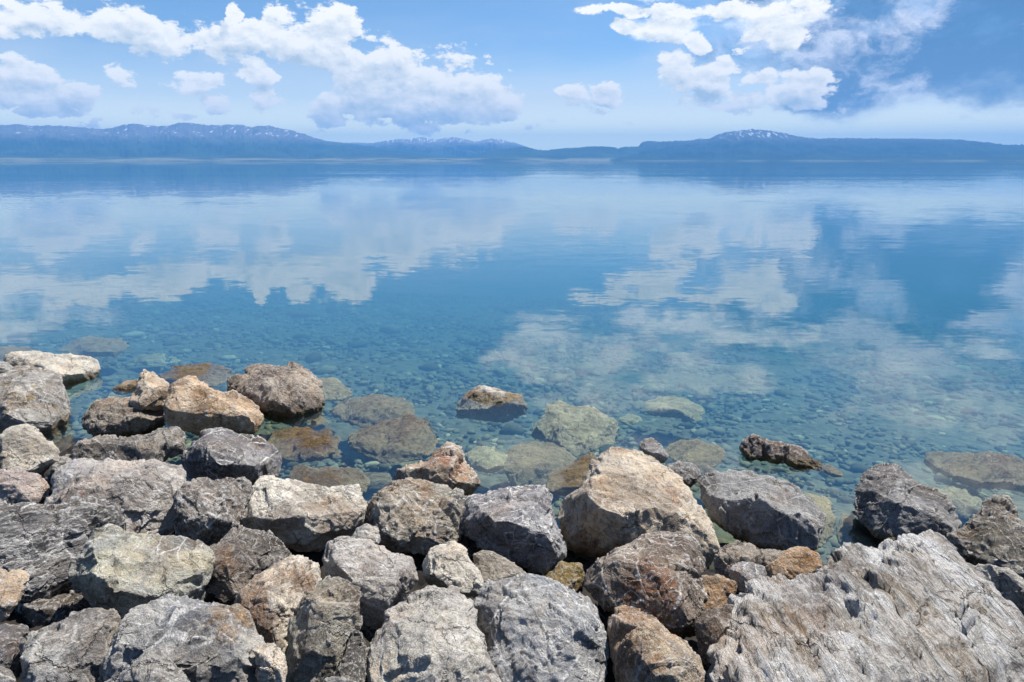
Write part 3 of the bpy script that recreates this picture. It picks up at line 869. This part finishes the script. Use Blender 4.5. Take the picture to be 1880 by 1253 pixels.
rk('dark brown rock with white streaked top, wedged in left of the white topped boulder', 'layer', '325,902 342,882 368,880 395,884 420,876 446,874 470,876 466,900 455,925 445,945 437,962 415,980 392,997 370,1012 340,1008 315,990 318,950', '380,896,.14 405,912,.26 350,925,.3 380,960,.42', over=dict(ca=(.10, .09, .08), cb=(.20, .18, .16)))
rk('long white topped boulder with a dark orange underside, left of centre', 'white', '460,900 474,878 489,875 510,880 533,884 558,891 579,892 609,898 643,892 660,891 676,903 683,919 673,929 670,945 668,958 648,980 637,990 617,1002 584,1010 553,1008 515,1002 484,988 451,982 437,964 440,935 448,915', '495,900,.14 560,912,.14 630,912,.14 470,948,.32 520,942,.36 575,958,.42 622,962,.4 655,950,.3 560,985,.3', over=dict(stain_amt=.3))
rk('large slab with white wavy streaks at the left edge', 'layer', '-60,925 0,923 51,921 110,924 128,917 179,916 204,921 222,934 227,966 217,978 188,985 170,1005 152,1035 138,1062 125,1080 100,1095 60,1102 30,1104 -60,1100', '40,945,.14 120,945,.14 185,940,.1 60,985,.28 140,985,.24 100,1040,.4 20,1050,.42', lay=.4, dirpx=((0, 1000), (200, 940)), over=dict(warp=.08))
rk('big round light grey boulder with a flat yellowish top, lower left', 'pale', '133,1053 140,1030 151,1007 158,989 174,979 176,971 189,969 217,975 225,983 281,985 319,989 345,994 368,1004 378,1012 398,1033 411,1048 411,1060 398,1078 383,1093 375,1112 342,1120 306,1128 276,1136 250,1144 237,1154 217,1146 194,1130 176,1119 161,1107 148,1096 138,1079', '168,1008,.14 182,1052,.32 225,1080,.42 268,1080,.43 312,1078,.42 356,1058,.34 392,1046,.16 255,1010,.10 330,1010,.08 316,1108,.34 240,1118,.34', over=dict(ca=(.19, .195, .19), cb=(.34, .33, .25), vein=.75, stain=(.26, .15, .06), stain_amt=.12))
rk('small dark rough rock against the right side of the round light grey boulder', 'rough', '372,1014 393,1004 414,994 434,990 452,997 462,1012 467,1033 472,1045 467,1061 452,1078 434,1095 408,1112 383,1114 370,1085', '425,1010,.15 440,1050,.34 410,1065,.38', over=dict(ca=(.12, .10, .09), cb=(.24, .20, .17)))
rk('dark shaded rock in the gap under the white topped boulder', 'dark', '385,1012 410,984 426,971 438,967 477,971 497,979 515,999 528,1010 542,1024 525,1046 494,1060 473,1070 440,1072 400,1050', '440,985,.1 480,1000,.25 470,1035,.3')
rk('tan rock at the left edge below the white streaked slab', 'tan', '-40,1048 0,1046 26,1044 48,1045 55,1056 54,1066 38,1086 31,1109 15,1134 0,1150 -40,1165', over=dict(stain_amt=.35, pale=.6))
rk('small dark rock at the left edge beside the pale bottom left boulder', 'vein', '-40,1150 0,1148 15,1145 33,1150 51,1148 63,1153 55,1175 45,1200 44,1225 38,1246 0,1246 -40,1250', over=dict(pale=.5))
rk('rock filling the very bottom left corner', 'grey', '-60,1218 0,1221 15,1227 25,1240 28,1300 -60,1300')
rk('pale grey wedge of rock near the bottom left corner', 'pale', '38,1200 40,1183 51,1168 77,1155 107,1142 133,1130 158,1121 184,1119 204,1124 222,1145 220,1165 214,1182 201,1206 188,1228 178,1265 165,1310 40,1310 38,1230', '70,1178,.15 130,1160,.16 185,1150,.16 60,1230,.3 130,1225,.3 175,1200,.34 110,1270,.36', over=dict(ca=(.24, .235, .23), cb=(.36, .35, .31)))
rk('blue grey and orange patched boulder at the bottom, left of centre', 'grey', '176,1330 184,1214 209,1183 222,1158 235,1135 248,1122 276,1112 301,1104 327,1101 357,1107 393,1112 419,1114 434,1112 448,1120 458,1142 468,1165 484,1203 490,1234 487,1330', '265,1150,.24 325,1140,.22 345,1180,.4 365,1135,.28 425,1135,.3 330,1240,.3 400,1220,.45 450,1210,.4 250,1220,.3', over=dict(ca=(.12, .13, .15), cb=(.30, .29, .27), stain=(.36, .20, .06), stain_amt=.5, vein=.9, pale=.5))
rk('small rounded grey rock at the bottom edge in front of the orange patched boulder', 'grey', '228,1320 232,1248 240,1228 253,1211 266,1192 281,1193 301,1201 319,1216 332,1234 350,1262 352,1320', '275,1212,.2 262,1250,.34 310,1250,.34', near_=.09)
rk('white and rust stained boulder leaning behind the upright slab', 'tan', '425,1112 443,1086 464,1063 471,1055 489,1043 515,1033 540,1022 563,1020 581,1022 592,1032 600,1052 600,1075 585,1100 562,1120 552,1150 540,1190 528,1212 495,1215 465,1185 440,1150', '505,1055,.18 560,1045,.16 545,1085,.32 490,1090,.32 505,1140,.36 525,1175,.3', over=dict(ca=(.34, .29, .24), cb=(.46, .42, .35), stain_amt=.55, pale=.7))
rk('small white capped dark rock between the patched boulder and the upright slab', 'white', '462,1190 470,1180 484,1178 502,1183 528,1206 530,1229 520,1270 490,1290 470,1250', '492,1195,.16 515,1210,.22 495,1235,.34', near_=.05)
rk('tall upright slab of layered grey rock at the bottom centre left', 'slate', '515,1330 520,1260 527,1222 533,1176 539,1137 551,1112 558,1096 579,1084 597,1068 607,1062 630,1061 645,1068 665,1072 667,1086 663,1112 658,1145 648,1168 637,1193 627,1216 617,1234 600,1275 590,1330', '566,1100,.26 640,1094,.3 600,1082,.14 556,1150,.3 550,1210,.32 612,1150,.40 602,1210,.38 570,1270,.4', over=dict(ca=(.17, .155, .13), cb=(.30, .28, .23), stain_amt=.35, mott=.65, e=(-0.15, -0.5, 0.8)), lay=.15)
rk('dark crystalline rock in the crevice right of the upright slab', 'dark', '600,1275 617,1234 637,1193 650,1152 662,1160 673,1180 675,1215 672,1300 600,1310', over=dict(pale=.35))
rk('small grey rock at the bottom edge below the crevice', 'grey', '583,1300 587,1262 599,1245 629,1244 648,1256 654,1310')
rk('wedge shaped grey boulder with a flat sunlit top, centre left', 'pale', '588,1027 590,1012 604,999 625,987 645,987 671,990 686,997 706,1007 732,1017 757,1025 775,1035 778,1043 768,1058 755,1078 737,1099 722,1112 712,1135 705,1160 690,1165 670,1150 660,1115 640,1085 610,1074 595,1058', '612,1008,.10 616,1034,.24 640,1056,.36 672,1070,.44 700,1088,.42 742,1056,.3 690,1022,.12 694,1125,.32', over=dict(ca=(.23, .21, .20), cb=(.33, .31, .29), stain=(.26, .13, .06)))
rk('small white crusted rock with a pink right edge, below the veined centre boulder', 'white', '771,1037 790,1008 813,997 834,993 849,1004 861,1022 874,1043 884,1058 889,1076 884,1094 864,1112 850,1098 825,1095 800,1090 782,1076', '812,1018,.2 838,1032,.28 832,1066,.3 868,1066,.26 805,1060,.34', over=dict(stain=(.34, .13, .08), stain_amt=.4))
rk('small pale rock tucked behind the veined grey boulder, left of centre', 'grey', '643,992 655,969 671,961 695,968 700,1000 665,1010', over=dict(pale=.6))
rk('lumpy grey beige boulder with crossing veins at the centre', 'rough', '671,940 678,921 696,908 709,901 732,888 757,886 783,886 808,891 829,891 850,906 856,930 858,965 845,995 815,1018 775,1035 745,1028 720,1018 690,1004 669,990 666,960', '720,912,.2 780,905,.2 820,920,.24 740,950,.34 800,960,.36 705,960,.3 770,1000,.36', over=dict(ca=(.17, .16, .14), cb=(.31, .28, .23), vein=.9, stain_amt=.4, bump_s=1.1))
rk('reddish brown peaked rock at the edge of the central pool', 'tan', '726,882 729,865 757,855 783,845 798,829 821,811 834,815 847,824 857,845 868,862 880,880 886,893 870,915 840,920 800,918 760,915 728,902', '800,845,.24 838,840,.26 762,872,.26 820,880,.36 860,888,.2', over=dict(ca=(.19, .15, .11), cb=(.33, .27, .20), stain=(.42, .18, .10), stain_amt=.4, vein=.6), z=.14)
rk('dark blue grey boulder with white crackle veins and a rusty base, centre', 'vein', '840,935 848,918 870,908 908,902 940,900 960,896 985,893 1000,893 1010,910 1016,933 1022,955 1032,980 1041,1002 1040,1020 1030,1036 1005,1048 975,1056 945,1044 915,1025 890,1016 868,1008 854,992 843,965', '875,925,.16 940,915,.14 990,910,.14 905,962,.34 962,978,.42 1008,975,.3 965,1020,.36', over=dict(ca=(.12, .12, .135), cb=(.22, .22, .235), stain=(.22, .09, .04), stain_amt=.4))
rk('small beige rock in the crevice under the dark veined centre boulder', 'tan', '866,1030 872,1016 884,1011 900,1012 915,1020 943,1033 958,1043 975,1058 965,1085 900,1090 878,1068', over=dict(ca=(.25, .23, .19), cb=(.36, .33, .27)))
rk('very large peaked tan and white boulder right of centre with a dark front hollow', 'tan', '1018,940 1038,921 1061,901 1074,880 1086,855 1102,834 1117,828 1137,825 1153,825 1178,832 1204,845 1229,860 1250,878 1263,896 1280,924 1296,950 1303,963 1308,975 1316,1001 1318,1020 1310,1050 1296,1072 1250,1075 1200,1060 1130,1052 1080,1045 1050,1036 1040,1010 1028,975', '1112,846,.10 1094,880,.22 1086,907,.32 1120,918,.42 1160,938,.48 1196,975,.46 1262,955,.22 1200,885,.18 1285,1005,.22 1150,1000,.24 1080,980,.22', over=dict(ca=(.28, .245, .20), cb=(.44, .37, .28), stain=(.33, .16, .07), stain_amt=.32, pale=.5), lay=.5, cuts=24)
rk('dark brown conglomerate boulder in front of the very large tan boulder', 'brown', '1061,1076 1066,1053 1081,1035 1101,1024 1117,1024 1134,1007 1163,994 1193,981 1219,979 1247,976 1265,985 1280,1005 1288,1040 1295,1070 1300,1090 1297,1112 1290,1135 1282,1165 1280,1195 1262,1205 1230,1190 1190,1160 1150,1132 1110,1118 1075,1108 1062,1092', '1130,1040,.22 1200,1005,.18 1232,1070,.38 1100,1062,.25 1180,1100,.40 1255,1020,.24 1245,1150,.3', over=dict(vein=.75, mott=.7), near_=.02)
rk('dark slab with bright orange ledges at the bottom, right of centre', 'tan', '1111,1132 1114,1117 1122,1110 1140,1117 1157,1119 1183,1127 1203,1135 1234,1163 1260,1178 1280,1206 1292,1235 1300,1320 1140,1320 1130,1240 1120,1185', '1140,1140,.2 1180,1150,.26 1158,1215,.42 1225,1190,.34 1262,1225,.3 1190,1270,.42', over=dict(ca=(.16, .14, .12), cb=(.36, .29, .20), stain_amt=.5, mott=.75, vein=.6))
rk('large blue grey boulder with a broad mottled face, bottom centre', 'grey', '885,1068 897,1062 920,1063 958,1058 976,1058 994,1061 1012,1066 1030,1070 1050,1078 1076,1091 1091,1096 1099,1112 1106,1137 1113,1158 1117,1188 1113,1225 1108,1260 1100,1330 900,1330 880,1250 868,1180 862,1112 880,1098', '960,1080,.14 1040,1098,.18 920,1110,.24 990,1150,.34 1075,1150,.32 940,1210,.38 1060,1240,.38 1000,1280,.38', over=dict(ca=(.17, .18, .195), cb=(.30, .30, .30), stain=(.3, .2, .1), vein=.8, pale=.55), lay=.25)
rk('large pale boulder with a dark red patch at the bottom centre', 'pale', '663,1330 667,1240 674,1188 676,1177 688,1168 700,1148 706,1138 706,1126 716,1112 730,1102 757,1094 775,1086 798,1081 821,1080 842,1076 857,1072 862,1081 864,1107 868,1150 884,1165 896,1200 908,1230 935,1270 945,1330', '722,1140,.24 716,1200,.36 728,1270,.42 795,1112,.18 842,1110,.16 850,1160,.3 785,1180,.38 870,1220,.34 820,1260,.42', over=dict(ca=(.25, .24, .23), cb=(.38, .36, .31), stain=(.27, .06, .04), stain_amt=.25, pale=.55), near_=.02)
# right hand side
rk('small dark grey pebble like boulder poking out beside the tan peak', 'slate', '1174,816 1183,805 1199,804 1209,812 1219,825 1230,838 1222,850 1196,852 1181,838', z=.10, group=OW)
rk('low dark rock touching the right shoulder of the very large tan boulder', 'slate', '1220,853 1242,849 1255,846 1270,850 1286,858 1300,869 1288,882 1268,896 1250,900 1228,885', z=.08)
rk('long dark log shaped rock lying in the water at right', 'dark', '1361,822 1365,809 1377,801 1393,802 1403,809 1421,813 1446,816 1467,822 1482,832 1497,836 1515,845 1526,855 1513,866 1500,870 1482,863 1457,856 1434,851 1418,852 1408,846 1395,848 1375,845 1365,834', '1385,816,.12 1380,832,.2 1425,826,.13 1420,838,.18 1465,836,.13 1460,846,.17 1495,850,.11', z=.05, group=OW, over=dict(ca=(.09, .07, .06), cb=(.20, .17, .15), pale=.3), lay=.15, cuts=6, grow=.05)
rk('wide dark grey slab with a brown shaded front face, right', 'slate', '1258,890 1278,876 1303,871 1319,867 1352,865 1383,868 1411,878 1446,888 1467,894 1482,896 1480,906 1474,910 1488,919 1510,937 1515,950 1513,968 1505,994 1495,1006 1472,1012 1446,1014 1421,1009 1383,999 1344,984 1319,975 1298,968 1290,937 1275,917', '1310,888,.08 1380,885,.08 1440,905,.10 1330,935,.14 1352,958,.28 1385,938,.40 1420,931,.44 1448,938,.40 1464,952,.36 1484,975,.26 1420,980,.28', z=.13, lay=.72, cuts=16, over=dict(stain=(.22, .12, .04), stain_amt=.12), group=OW)
rk('flat topped charcoal boulder with layered ridges standing in water at right', 'slate', '1551,923 1563,908 1563,895 1574,885 1584,869 1599,858 1622,855 1645,859 1666,872 1676,882 1691,895 1711,900 1732,910 1745,926 1755,933 1757,946 1765,964 1770,985 1740,1015 1680,1020 1640,1000 1617,985 1584,965 1563,948 1558,938', '1600,885,.16 1650,888,.18 1590,925,.2 1650,925,.16 1715,930,.12 1660,965,.26 1720,975,.2', z=.14, lay=.72, cuts=16, over=dict(ca=(.12, .12, .125), cb=(.20, .20, .205), mott=.6), group=OW)
rk('dark pointed boulder at the right edge of the shore', 'dark', '1715,1000 1745,984 1768,974 1783,959 1798,938 1808,923 1821,918 1834,919 1847,933 1860,951 1880,966 1920,990 1950,1080 1880,1085 1850,1066 1820,1052 1781,1050 1755,1040 1730,1020', '1822,945,.16 1795,990,.34 1855,1000,.36 1825,1025,.36 1760,1005,.2', z=.22, over=dict(ca=(.085, .075, .06), cb=(.15, .135, .11)))
rk('grey rock at the right edge below the dark pointed boulder', 'grey', '1755,1050 1775,1037 1815,1034 1851,1038 1870,1054 1885,1066 1940,1095 1950,1220 1880,1215 1820,1160', '1800,1055,.1 1850,1065,.14 1870,1110,.3')
rk('brown grey rock with a pale back edge behind the striped boulder', 'rough', '1308,1058 1313,1018 1334,1000 1355,993 1377,1001 1402,1011 1446,1011 1456,1030 1440,1065 1400,1090 1330,1085', '1355,1012,.2 1340,1035,.32 1400,1035,.3', over=dict(ca=(.15, .13, .11), cb=(.27, .23, .19)))
rk('orange brown crumbly rock resting above the striped boulder', 'orange', '1396,1054 1413,1038 1431,1027 1450,1009 1464,1003 1486,1007 1504,1016 1513,1031 1508,1052 1490,1075 1453,1090 1415,1085', '1462,1022,.24 1440,1050,.34 1485,1045,.34', over=dict(ca=(.20, .13, .08), cb=(.34, .23, .14), stain_amt=.6), near_=.03)
rk('little blue grey rock left of the orange brown crumbly rock', 'vein', '1339,1062 1343,1041 1359,1032 1381,1031 1402,1038 1412,1058 1398,1082 1356,1090', over=dict(ca=(.20, .20, .21), cb=(.30, .30, .31), pale=.4), near_=.03)
rk('small layered orange brown rock left of the striped boulder', 'orange', '1278,1056 1319,1058 1352,1067 1358,1080 1347,1102 1339,1122 1312,1142 1280,1142 1284,1090', over=dict(ca=(.20, .14, .09), cb=(.33, .25, .17), stain_amt=.5))
rk('narrow brown rock squeezed against the left flank of the striped boulder', 'brown', '1276,1150 1288,1122 1318,1116 1348,1106 1342,1145 1325,1180 1312,1215 1296,1230 1280,1215')
rk('huge white and tan boulder with diagonal stripes, bottom right', 'stripe', '1284,1340 1294,1253 1305,1208 1312,1168 1327,1146 1334,1121 1345,1096 1356,1070 1374,1058 1395,1058 1424,1065 1453,1067 1489,1063 1507,1045 1525,1020 1544,1007 1569,1005 1598,1007 1627,994 1638,980 1656,973 1681,975 1706,973 1728,982 1750,998 1764,1020 1775,1038 1793,1056 1822,1081 1851,1107 1880,1136 1960,1205 2000,1340',
   '1350,1150,.12 1335,1230,.2 1420,1110,.10 1540,1050,.07 1685,1010,.08 1600,1150,.17 1750,1110,.13 1450,1230,.2 1860,1190,.13 1650,1250,.22 1410,1300,.24 1840,1290,.2', lay=.8, thick=.3, dirpx=((1500, 1050), (1620, 1240)), near_=.04)
rk('dark filler rock added in the black hollow under the white streaked slab', 'dark', '10,1110 60,1088 130,1090 172,1112 178,1140 120,1165 40,1170', dz=-0.32)  # filler rock; its dark stone stands in for the hollow's shade
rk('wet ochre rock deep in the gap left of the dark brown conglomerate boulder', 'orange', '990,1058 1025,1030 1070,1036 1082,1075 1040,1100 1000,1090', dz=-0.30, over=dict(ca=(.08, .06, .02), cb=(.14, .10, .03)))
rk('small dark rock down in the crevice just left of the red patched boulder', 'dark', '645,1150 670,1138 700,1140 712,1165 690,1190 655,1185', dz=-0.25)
rk('dark filler rock added between the lumpy centre boulder and the crackle veined one', 'dark', '825,1000 850,955 875,985 880,1020 850,1040 825,1030', dz=-0.25)  # added filler, dark so the gap reads as shade
rk('dark filler rock added behind the wide flat faced grey boulder at left', 'dark', '70,880 95,845 135,835 150,865 130,900 85,910', dz=-0.22)  # filler put in to darken the gap like shade
rk('brown filler rock in the gap between the small dark rock and the rust stained boulder', 'brown', '395,1110 430,1085 470,1090 470,1130 430,1145 395,1135', dz=-0.25)  # filler added low in the gap so no lit bank shows
rk('dark filler rock added in the gap at the foot of the striped boulder', 'dark', '1255,1230 1275,1195 1310,1200 1315,1260 1290,1300 1255,1290', dz=-0.30)  # dark filler added in place of the gap's shade
rk('dark filler rock added in the gap behind the rounded light grey boulder', 'dark', '300,1000 340,975 400,985 420,1010 380,1040 320,1030', dz=-0.25)  # added filler; its dark colour plays the shade of this gap
NR = len(R)

# lying under the clear water
SG = 'rocks lying under the clear water'
def sub(label, kind, pts, ridge='', z=-.15, **kw):
    kw.setdefault('group', SG); kw.setdefault('lay', .88); kw.setdefault('thick', .3)
    rk(label, kind, pts, ridge, z=z, name='submerged_rock', cat='rock', **kw)


sub('brown rock under water behind the far left slab', 'under', '-60,652 -20,640 0,636 40,634 80,645 70,665 -60,672', z=-.12)
sub('large flat reddish rock under water, farthest of those at the left', 'under', '95,645 130,625 180,618 225,622 252,640 222,657 150,658', z=-.25)
sub('pale slab under water right of the farthest reddish rock', 'marble', '228,662 255,651 306,649 347,661 306,673 255,673', z=-.5)
sub('broad striped brown slab just under water behind the orange boulder', 'under', '275,700 290,685 315,676 345,670 390,666 422,674 440,692 400,710 350,715 300,715', z=-.05)
sub('pale tapering rock under water at the right foot of the craggy boulder', 'marble', '570,700 590,693 620,695 636,708 655,724 630,736 585,740', z=-.12, over=dict(ca=(.20, .18, .12), cb=(.36, .33, .22)))
sub('long smooth brown rock under water right of the craggy boulder', 'under', '600,755 612,740 642,729 680,725 719,727 757,737 798,758 770,772 732,780 680,790 630,780', z=-.14)
sub('big brown rock whose two small tips break the surface of the central pool', 'under', '633,812 650,791 676,786 706,771 740,763 773,762 793,771 798,786 813,809 798,834 757,850 719,856 693,850 655,842 637,828', '668,802,.30 735,798,.34 700,786,.12 760,785,.16 720,825,.2', z=-.075)
sub('flat orange brown rock under water below the craggy boulder', 'under', '475,803 502,793 540,783 566,781 579,790 609,788 627,801 640,811 622,832 590,845 545,850 500,840 480,820', z=-.05, over=dict(stain_amt=.8))
sub('long olive rock under water at the front of the left pool', 'under', '525,885 535,856 553,854 579,857 609,856 640,858 668,867 680,885 676,908 650,925 600,925 545,915', z=-.06)
sub('small square pale stone in the dark part of the pool', 'under', '590,840 602,824 625,824 637,838 620,848', z=-.2, over=dict(ca=(.25, .22, .16)))
sub('small rounded stone in the pool right of the square pale stone', 'under', '618,856 626,842 640,838 654,848 655,860 635,866', z=-.24)
sub('small round stone in the water below the craggy boulder', 'under', '567,773 575,765 590,763 604,770 608,782 590,790 573,784', z=-.18)
sub('small stone under water beside the brown peaked rock', 'under', '655,880 668,868 690,862 716,868 722,885 700,900 668,898', z=-.25)
sub('pale craggy rock with its white crest breaking the surface near the centre', 'white', '811,772 831,748 841,725 864,707 890,707 923,717 959,725 984,734 1000,740 974,757 946,772 928,778 892,772 857,772 826,778', '870,722,.2 895,728,.5 925,730,.6 950,735,.4 900,748,.5 865,752,.25', z=-.06, over=dict(pale=.8), lay=.4)
sub('large pale green marbled rock under water at the centre', 'marble', '997,763 1002,737 1028,737 1048,745 1086,748 1109,763 1137,773 1160,786 1140,814 1107,822 1061,842 1035,826 1010,811 984,808 959,813 940,806 974,783', z=-.16)
sub('rounded olive rock under water below the pale marbled rock', 'under', '920,838 935,820 959,811 989,808 1025,811 1048,829 1063,845 1040,875 1010,895 960,905 925,885', z=-.22)
sub('pale speckled stone under water beside the reddish peaked rock', 'marble', '850,835 862,824 882,818 908,819 935,837 930,860 905,875 870,868', z=-.2)
sub('brown slab under water against the left foot of the very large tan boulder', 'under', '998,894 1010,865 1035,855 1061,845 1086,832 1112,824 1115,850 1090,880 1060,915 1020,918', z=-.04, over=dict(ca=(.24, .20, .13), cb=(.36, .32, .22)))
sub('large flat pale green rock under water, farthest out right of centre', 'marble', '1165,748 1178,738 1204,730 1237,725 1268,735 1300,751 1293,768 1270,778 1230,770 1185,764', z=-.32)
sub('small flat pale stone left of the farthest pale green rock', 'marble', '1132,770 1150,758 1178,762 1182,774 1160,782 1138,780', z=-.34)
sub('speckled beige rock under water between the tan peak and the log shaped rock', 'under', '1208,828 1245,808 1283,806 1329,822 1336,838 1319,862 1290,870 1240,856', z=-.12, over=dict(ca=(.26, .24, .18), cb=(.38, .35, .26)))
sub('pale slab under water off the right end of the wide dark grey slab', 'marble', '1470,905 1500,905 1525,920 1535,950 1528,985 1505,1010 1480,1005', z=-.1, over=dict(ca=(.3, .27, .2), cb=(.45, .4, .3)))
sub('grey rock under water between the two dark slabs at right', 'under', '1533,976 1543,948 1558,942 1579,957 1612,972 1640,992 1620,1012 1566,1018 1543,1006', z=-.1, over=dict(ca=(.2, .19, .17), cb=(.3, .28, .24)))
sub('very wide brown rock under water at the right edge', 'under', '1660,842 1690,828 1757,831 1808,824 1847,834 1890,853 1960,885 1900,905 1783,890 1706,868', z=-.12, over=dict(ca=(.22, .18, .12), cb=(.34, .29, .2)))
sub('white flat rock under water between the charcoal and the pointed boulders', 'marble', '1705,900 1752,886 1783,895 1810,913 1803,940 1775,955 1735,940', z=-.2, over=dict(ca=(.4, .39, .33), cb=(.6, .58, .5)))
sub('end of the log shaped rock sunk under water', 'under', '1500,862 1515,850 1535,858 1552,870 1550,880 1525,876', z=-.06, over=dict(ca=(.2, .17, .12)))

for i, (label, kind, pts, rd, kw) in enumerate(R):
    make_rock(i, label, kind, pts, rd, detail=(1.0 if i < NR else 0.8), **kw)

# ------------------------------------------------------------------ stones all over the lakebed (nobody could count them)
def stones():
    rng = np.random.RandomState(5)
    bm = bmesh.new(); bmesh.ops.create_icosphere(bm, subdivisions=2, radius=1.0)
    bv_ = np.array([v.co[:] for v in bm.verts], np.float32)
    bf_ = np.array([[v.index for v in f.verts] for f in bm.faces], np.int32)
    bm.free()
    Vs, Fs, Cs = [], [], []
    n = 0
    N = 28000
    for k in range(N):
        Yk = 3.5 + 17 * rng.rand() ** 1.2
        Xk = rng.uniform(-1, 1) * (1.2 + Yk * 0.82)
        s = Yk - float(shore_y(np.array(Xk)))
        if s < 0.1:
            continue
        r = 0.022 + 0.05 * rng.rand() ** 2.2 + (0.12 * rng.rand() if rng.rand() < 0.02 else 0)
        r *= 0.50 + 0.042 * Yk
        q = rng.normal(size=(3, 3)); q, _ = np.linalg.qr(q)
        S = np.array([rng.uniform(.8, 1.5), rng.uniform(.6, 1.1), rng.uniform(.35, .7)]) * r
        p = bv_ * (1 + 0.16 * rng.normal(size=(len(bv_), 1)).clip(-1, 1))
        p = p @ q.T
        p = p * S
        a = rng.rand() * 6.28
        p = np.stack([p[:, 0] * math.cos(a) - p[:, 1] * math.sin(a), p[:, 0] * math.sin(a) + p[:, 1] * math.cos(a), p[:, 2]], 1)
        zb = float(bank_z(np.array(Xk), np.array(Yk)))
        Vs.append(p + (Xk, Yk, zb + S[2] * 0.4)); Fs.append(bf_ + n); n += len(bv_)
        cb = rng.rand()
        Cs.append(np.full(len(bv_), cb))
    mt, nt, out = new_mat('lakebed_stones')
    at = nt.N.new('ShaderNodeAttribute'); at.attribute_name = 'tone'
    pos = nt.N.new('ShaderNodeNewGeometry').outputs['Position']
    c_ = nt.mix(nt.ss(at.outputs['Fac'], 0.0, 0.75), (0.045, 0.05, 0.035), (0.15, 0.155, 0.11))
    c_ = nt.mix(nt.ss(at.outputs['Fac'], 0.93, 0.98), c_, (0.28, 0.29, 0.22))
    c_ = nt.mix(nt.ss(nt.noise(pos, 30, 4, 0.6), 0.4, 0.65), c_, nt.mix(1.0, c_, (1.5, 1.35, 1.1), 'MULTIPLY'))
    principled(nt, out, c_, 0.85)
    o = mesh_obj('lakebed_stones', np.concatenate(Vs), np.concatenate(Fs), mt)
    a_ = o.data.attributes.new('tone', 'FLOAT', 'POINT')
    a_.data.foreach_set('value', np.concatenate(Cs).astype(np.float32))
    o['kind'] = 'stuff'
    o['label'] = 'green grey stones covering the lakebed under the clear water'


stones()

# ------------------------------------------------------------------ haze
mt, nt, out = new_mat('haze')
pv = nt.N.new('ShaderNodeVolumePrincipled')
pv.inputs['Color'].default_value = (0.13, 0.45, 1.0, 1)
pv.inputs['Density'].default_value = 0.0001
pv.inputs['Anisotropy'].default_value = 0.0
nt.L.new(pv.outputs[0], out.inputs['Volume'])
hx, h0, h1, hz0, hz1 = 17500, -4500, 18500, -45, 660
bv = [(-hx, h0, hz0), (hx, h0, hz0), (hx, h1, hz0), (-hx, h1, hz0), (-hx, h0, hz1), (hx, h0, hz1), (hx, h1, hz1), (-hx, h1, hz1)]
hz = mesh_obj('haze', bv, bf, mt, smooth=False)
hz['kind'] = 'stuff'
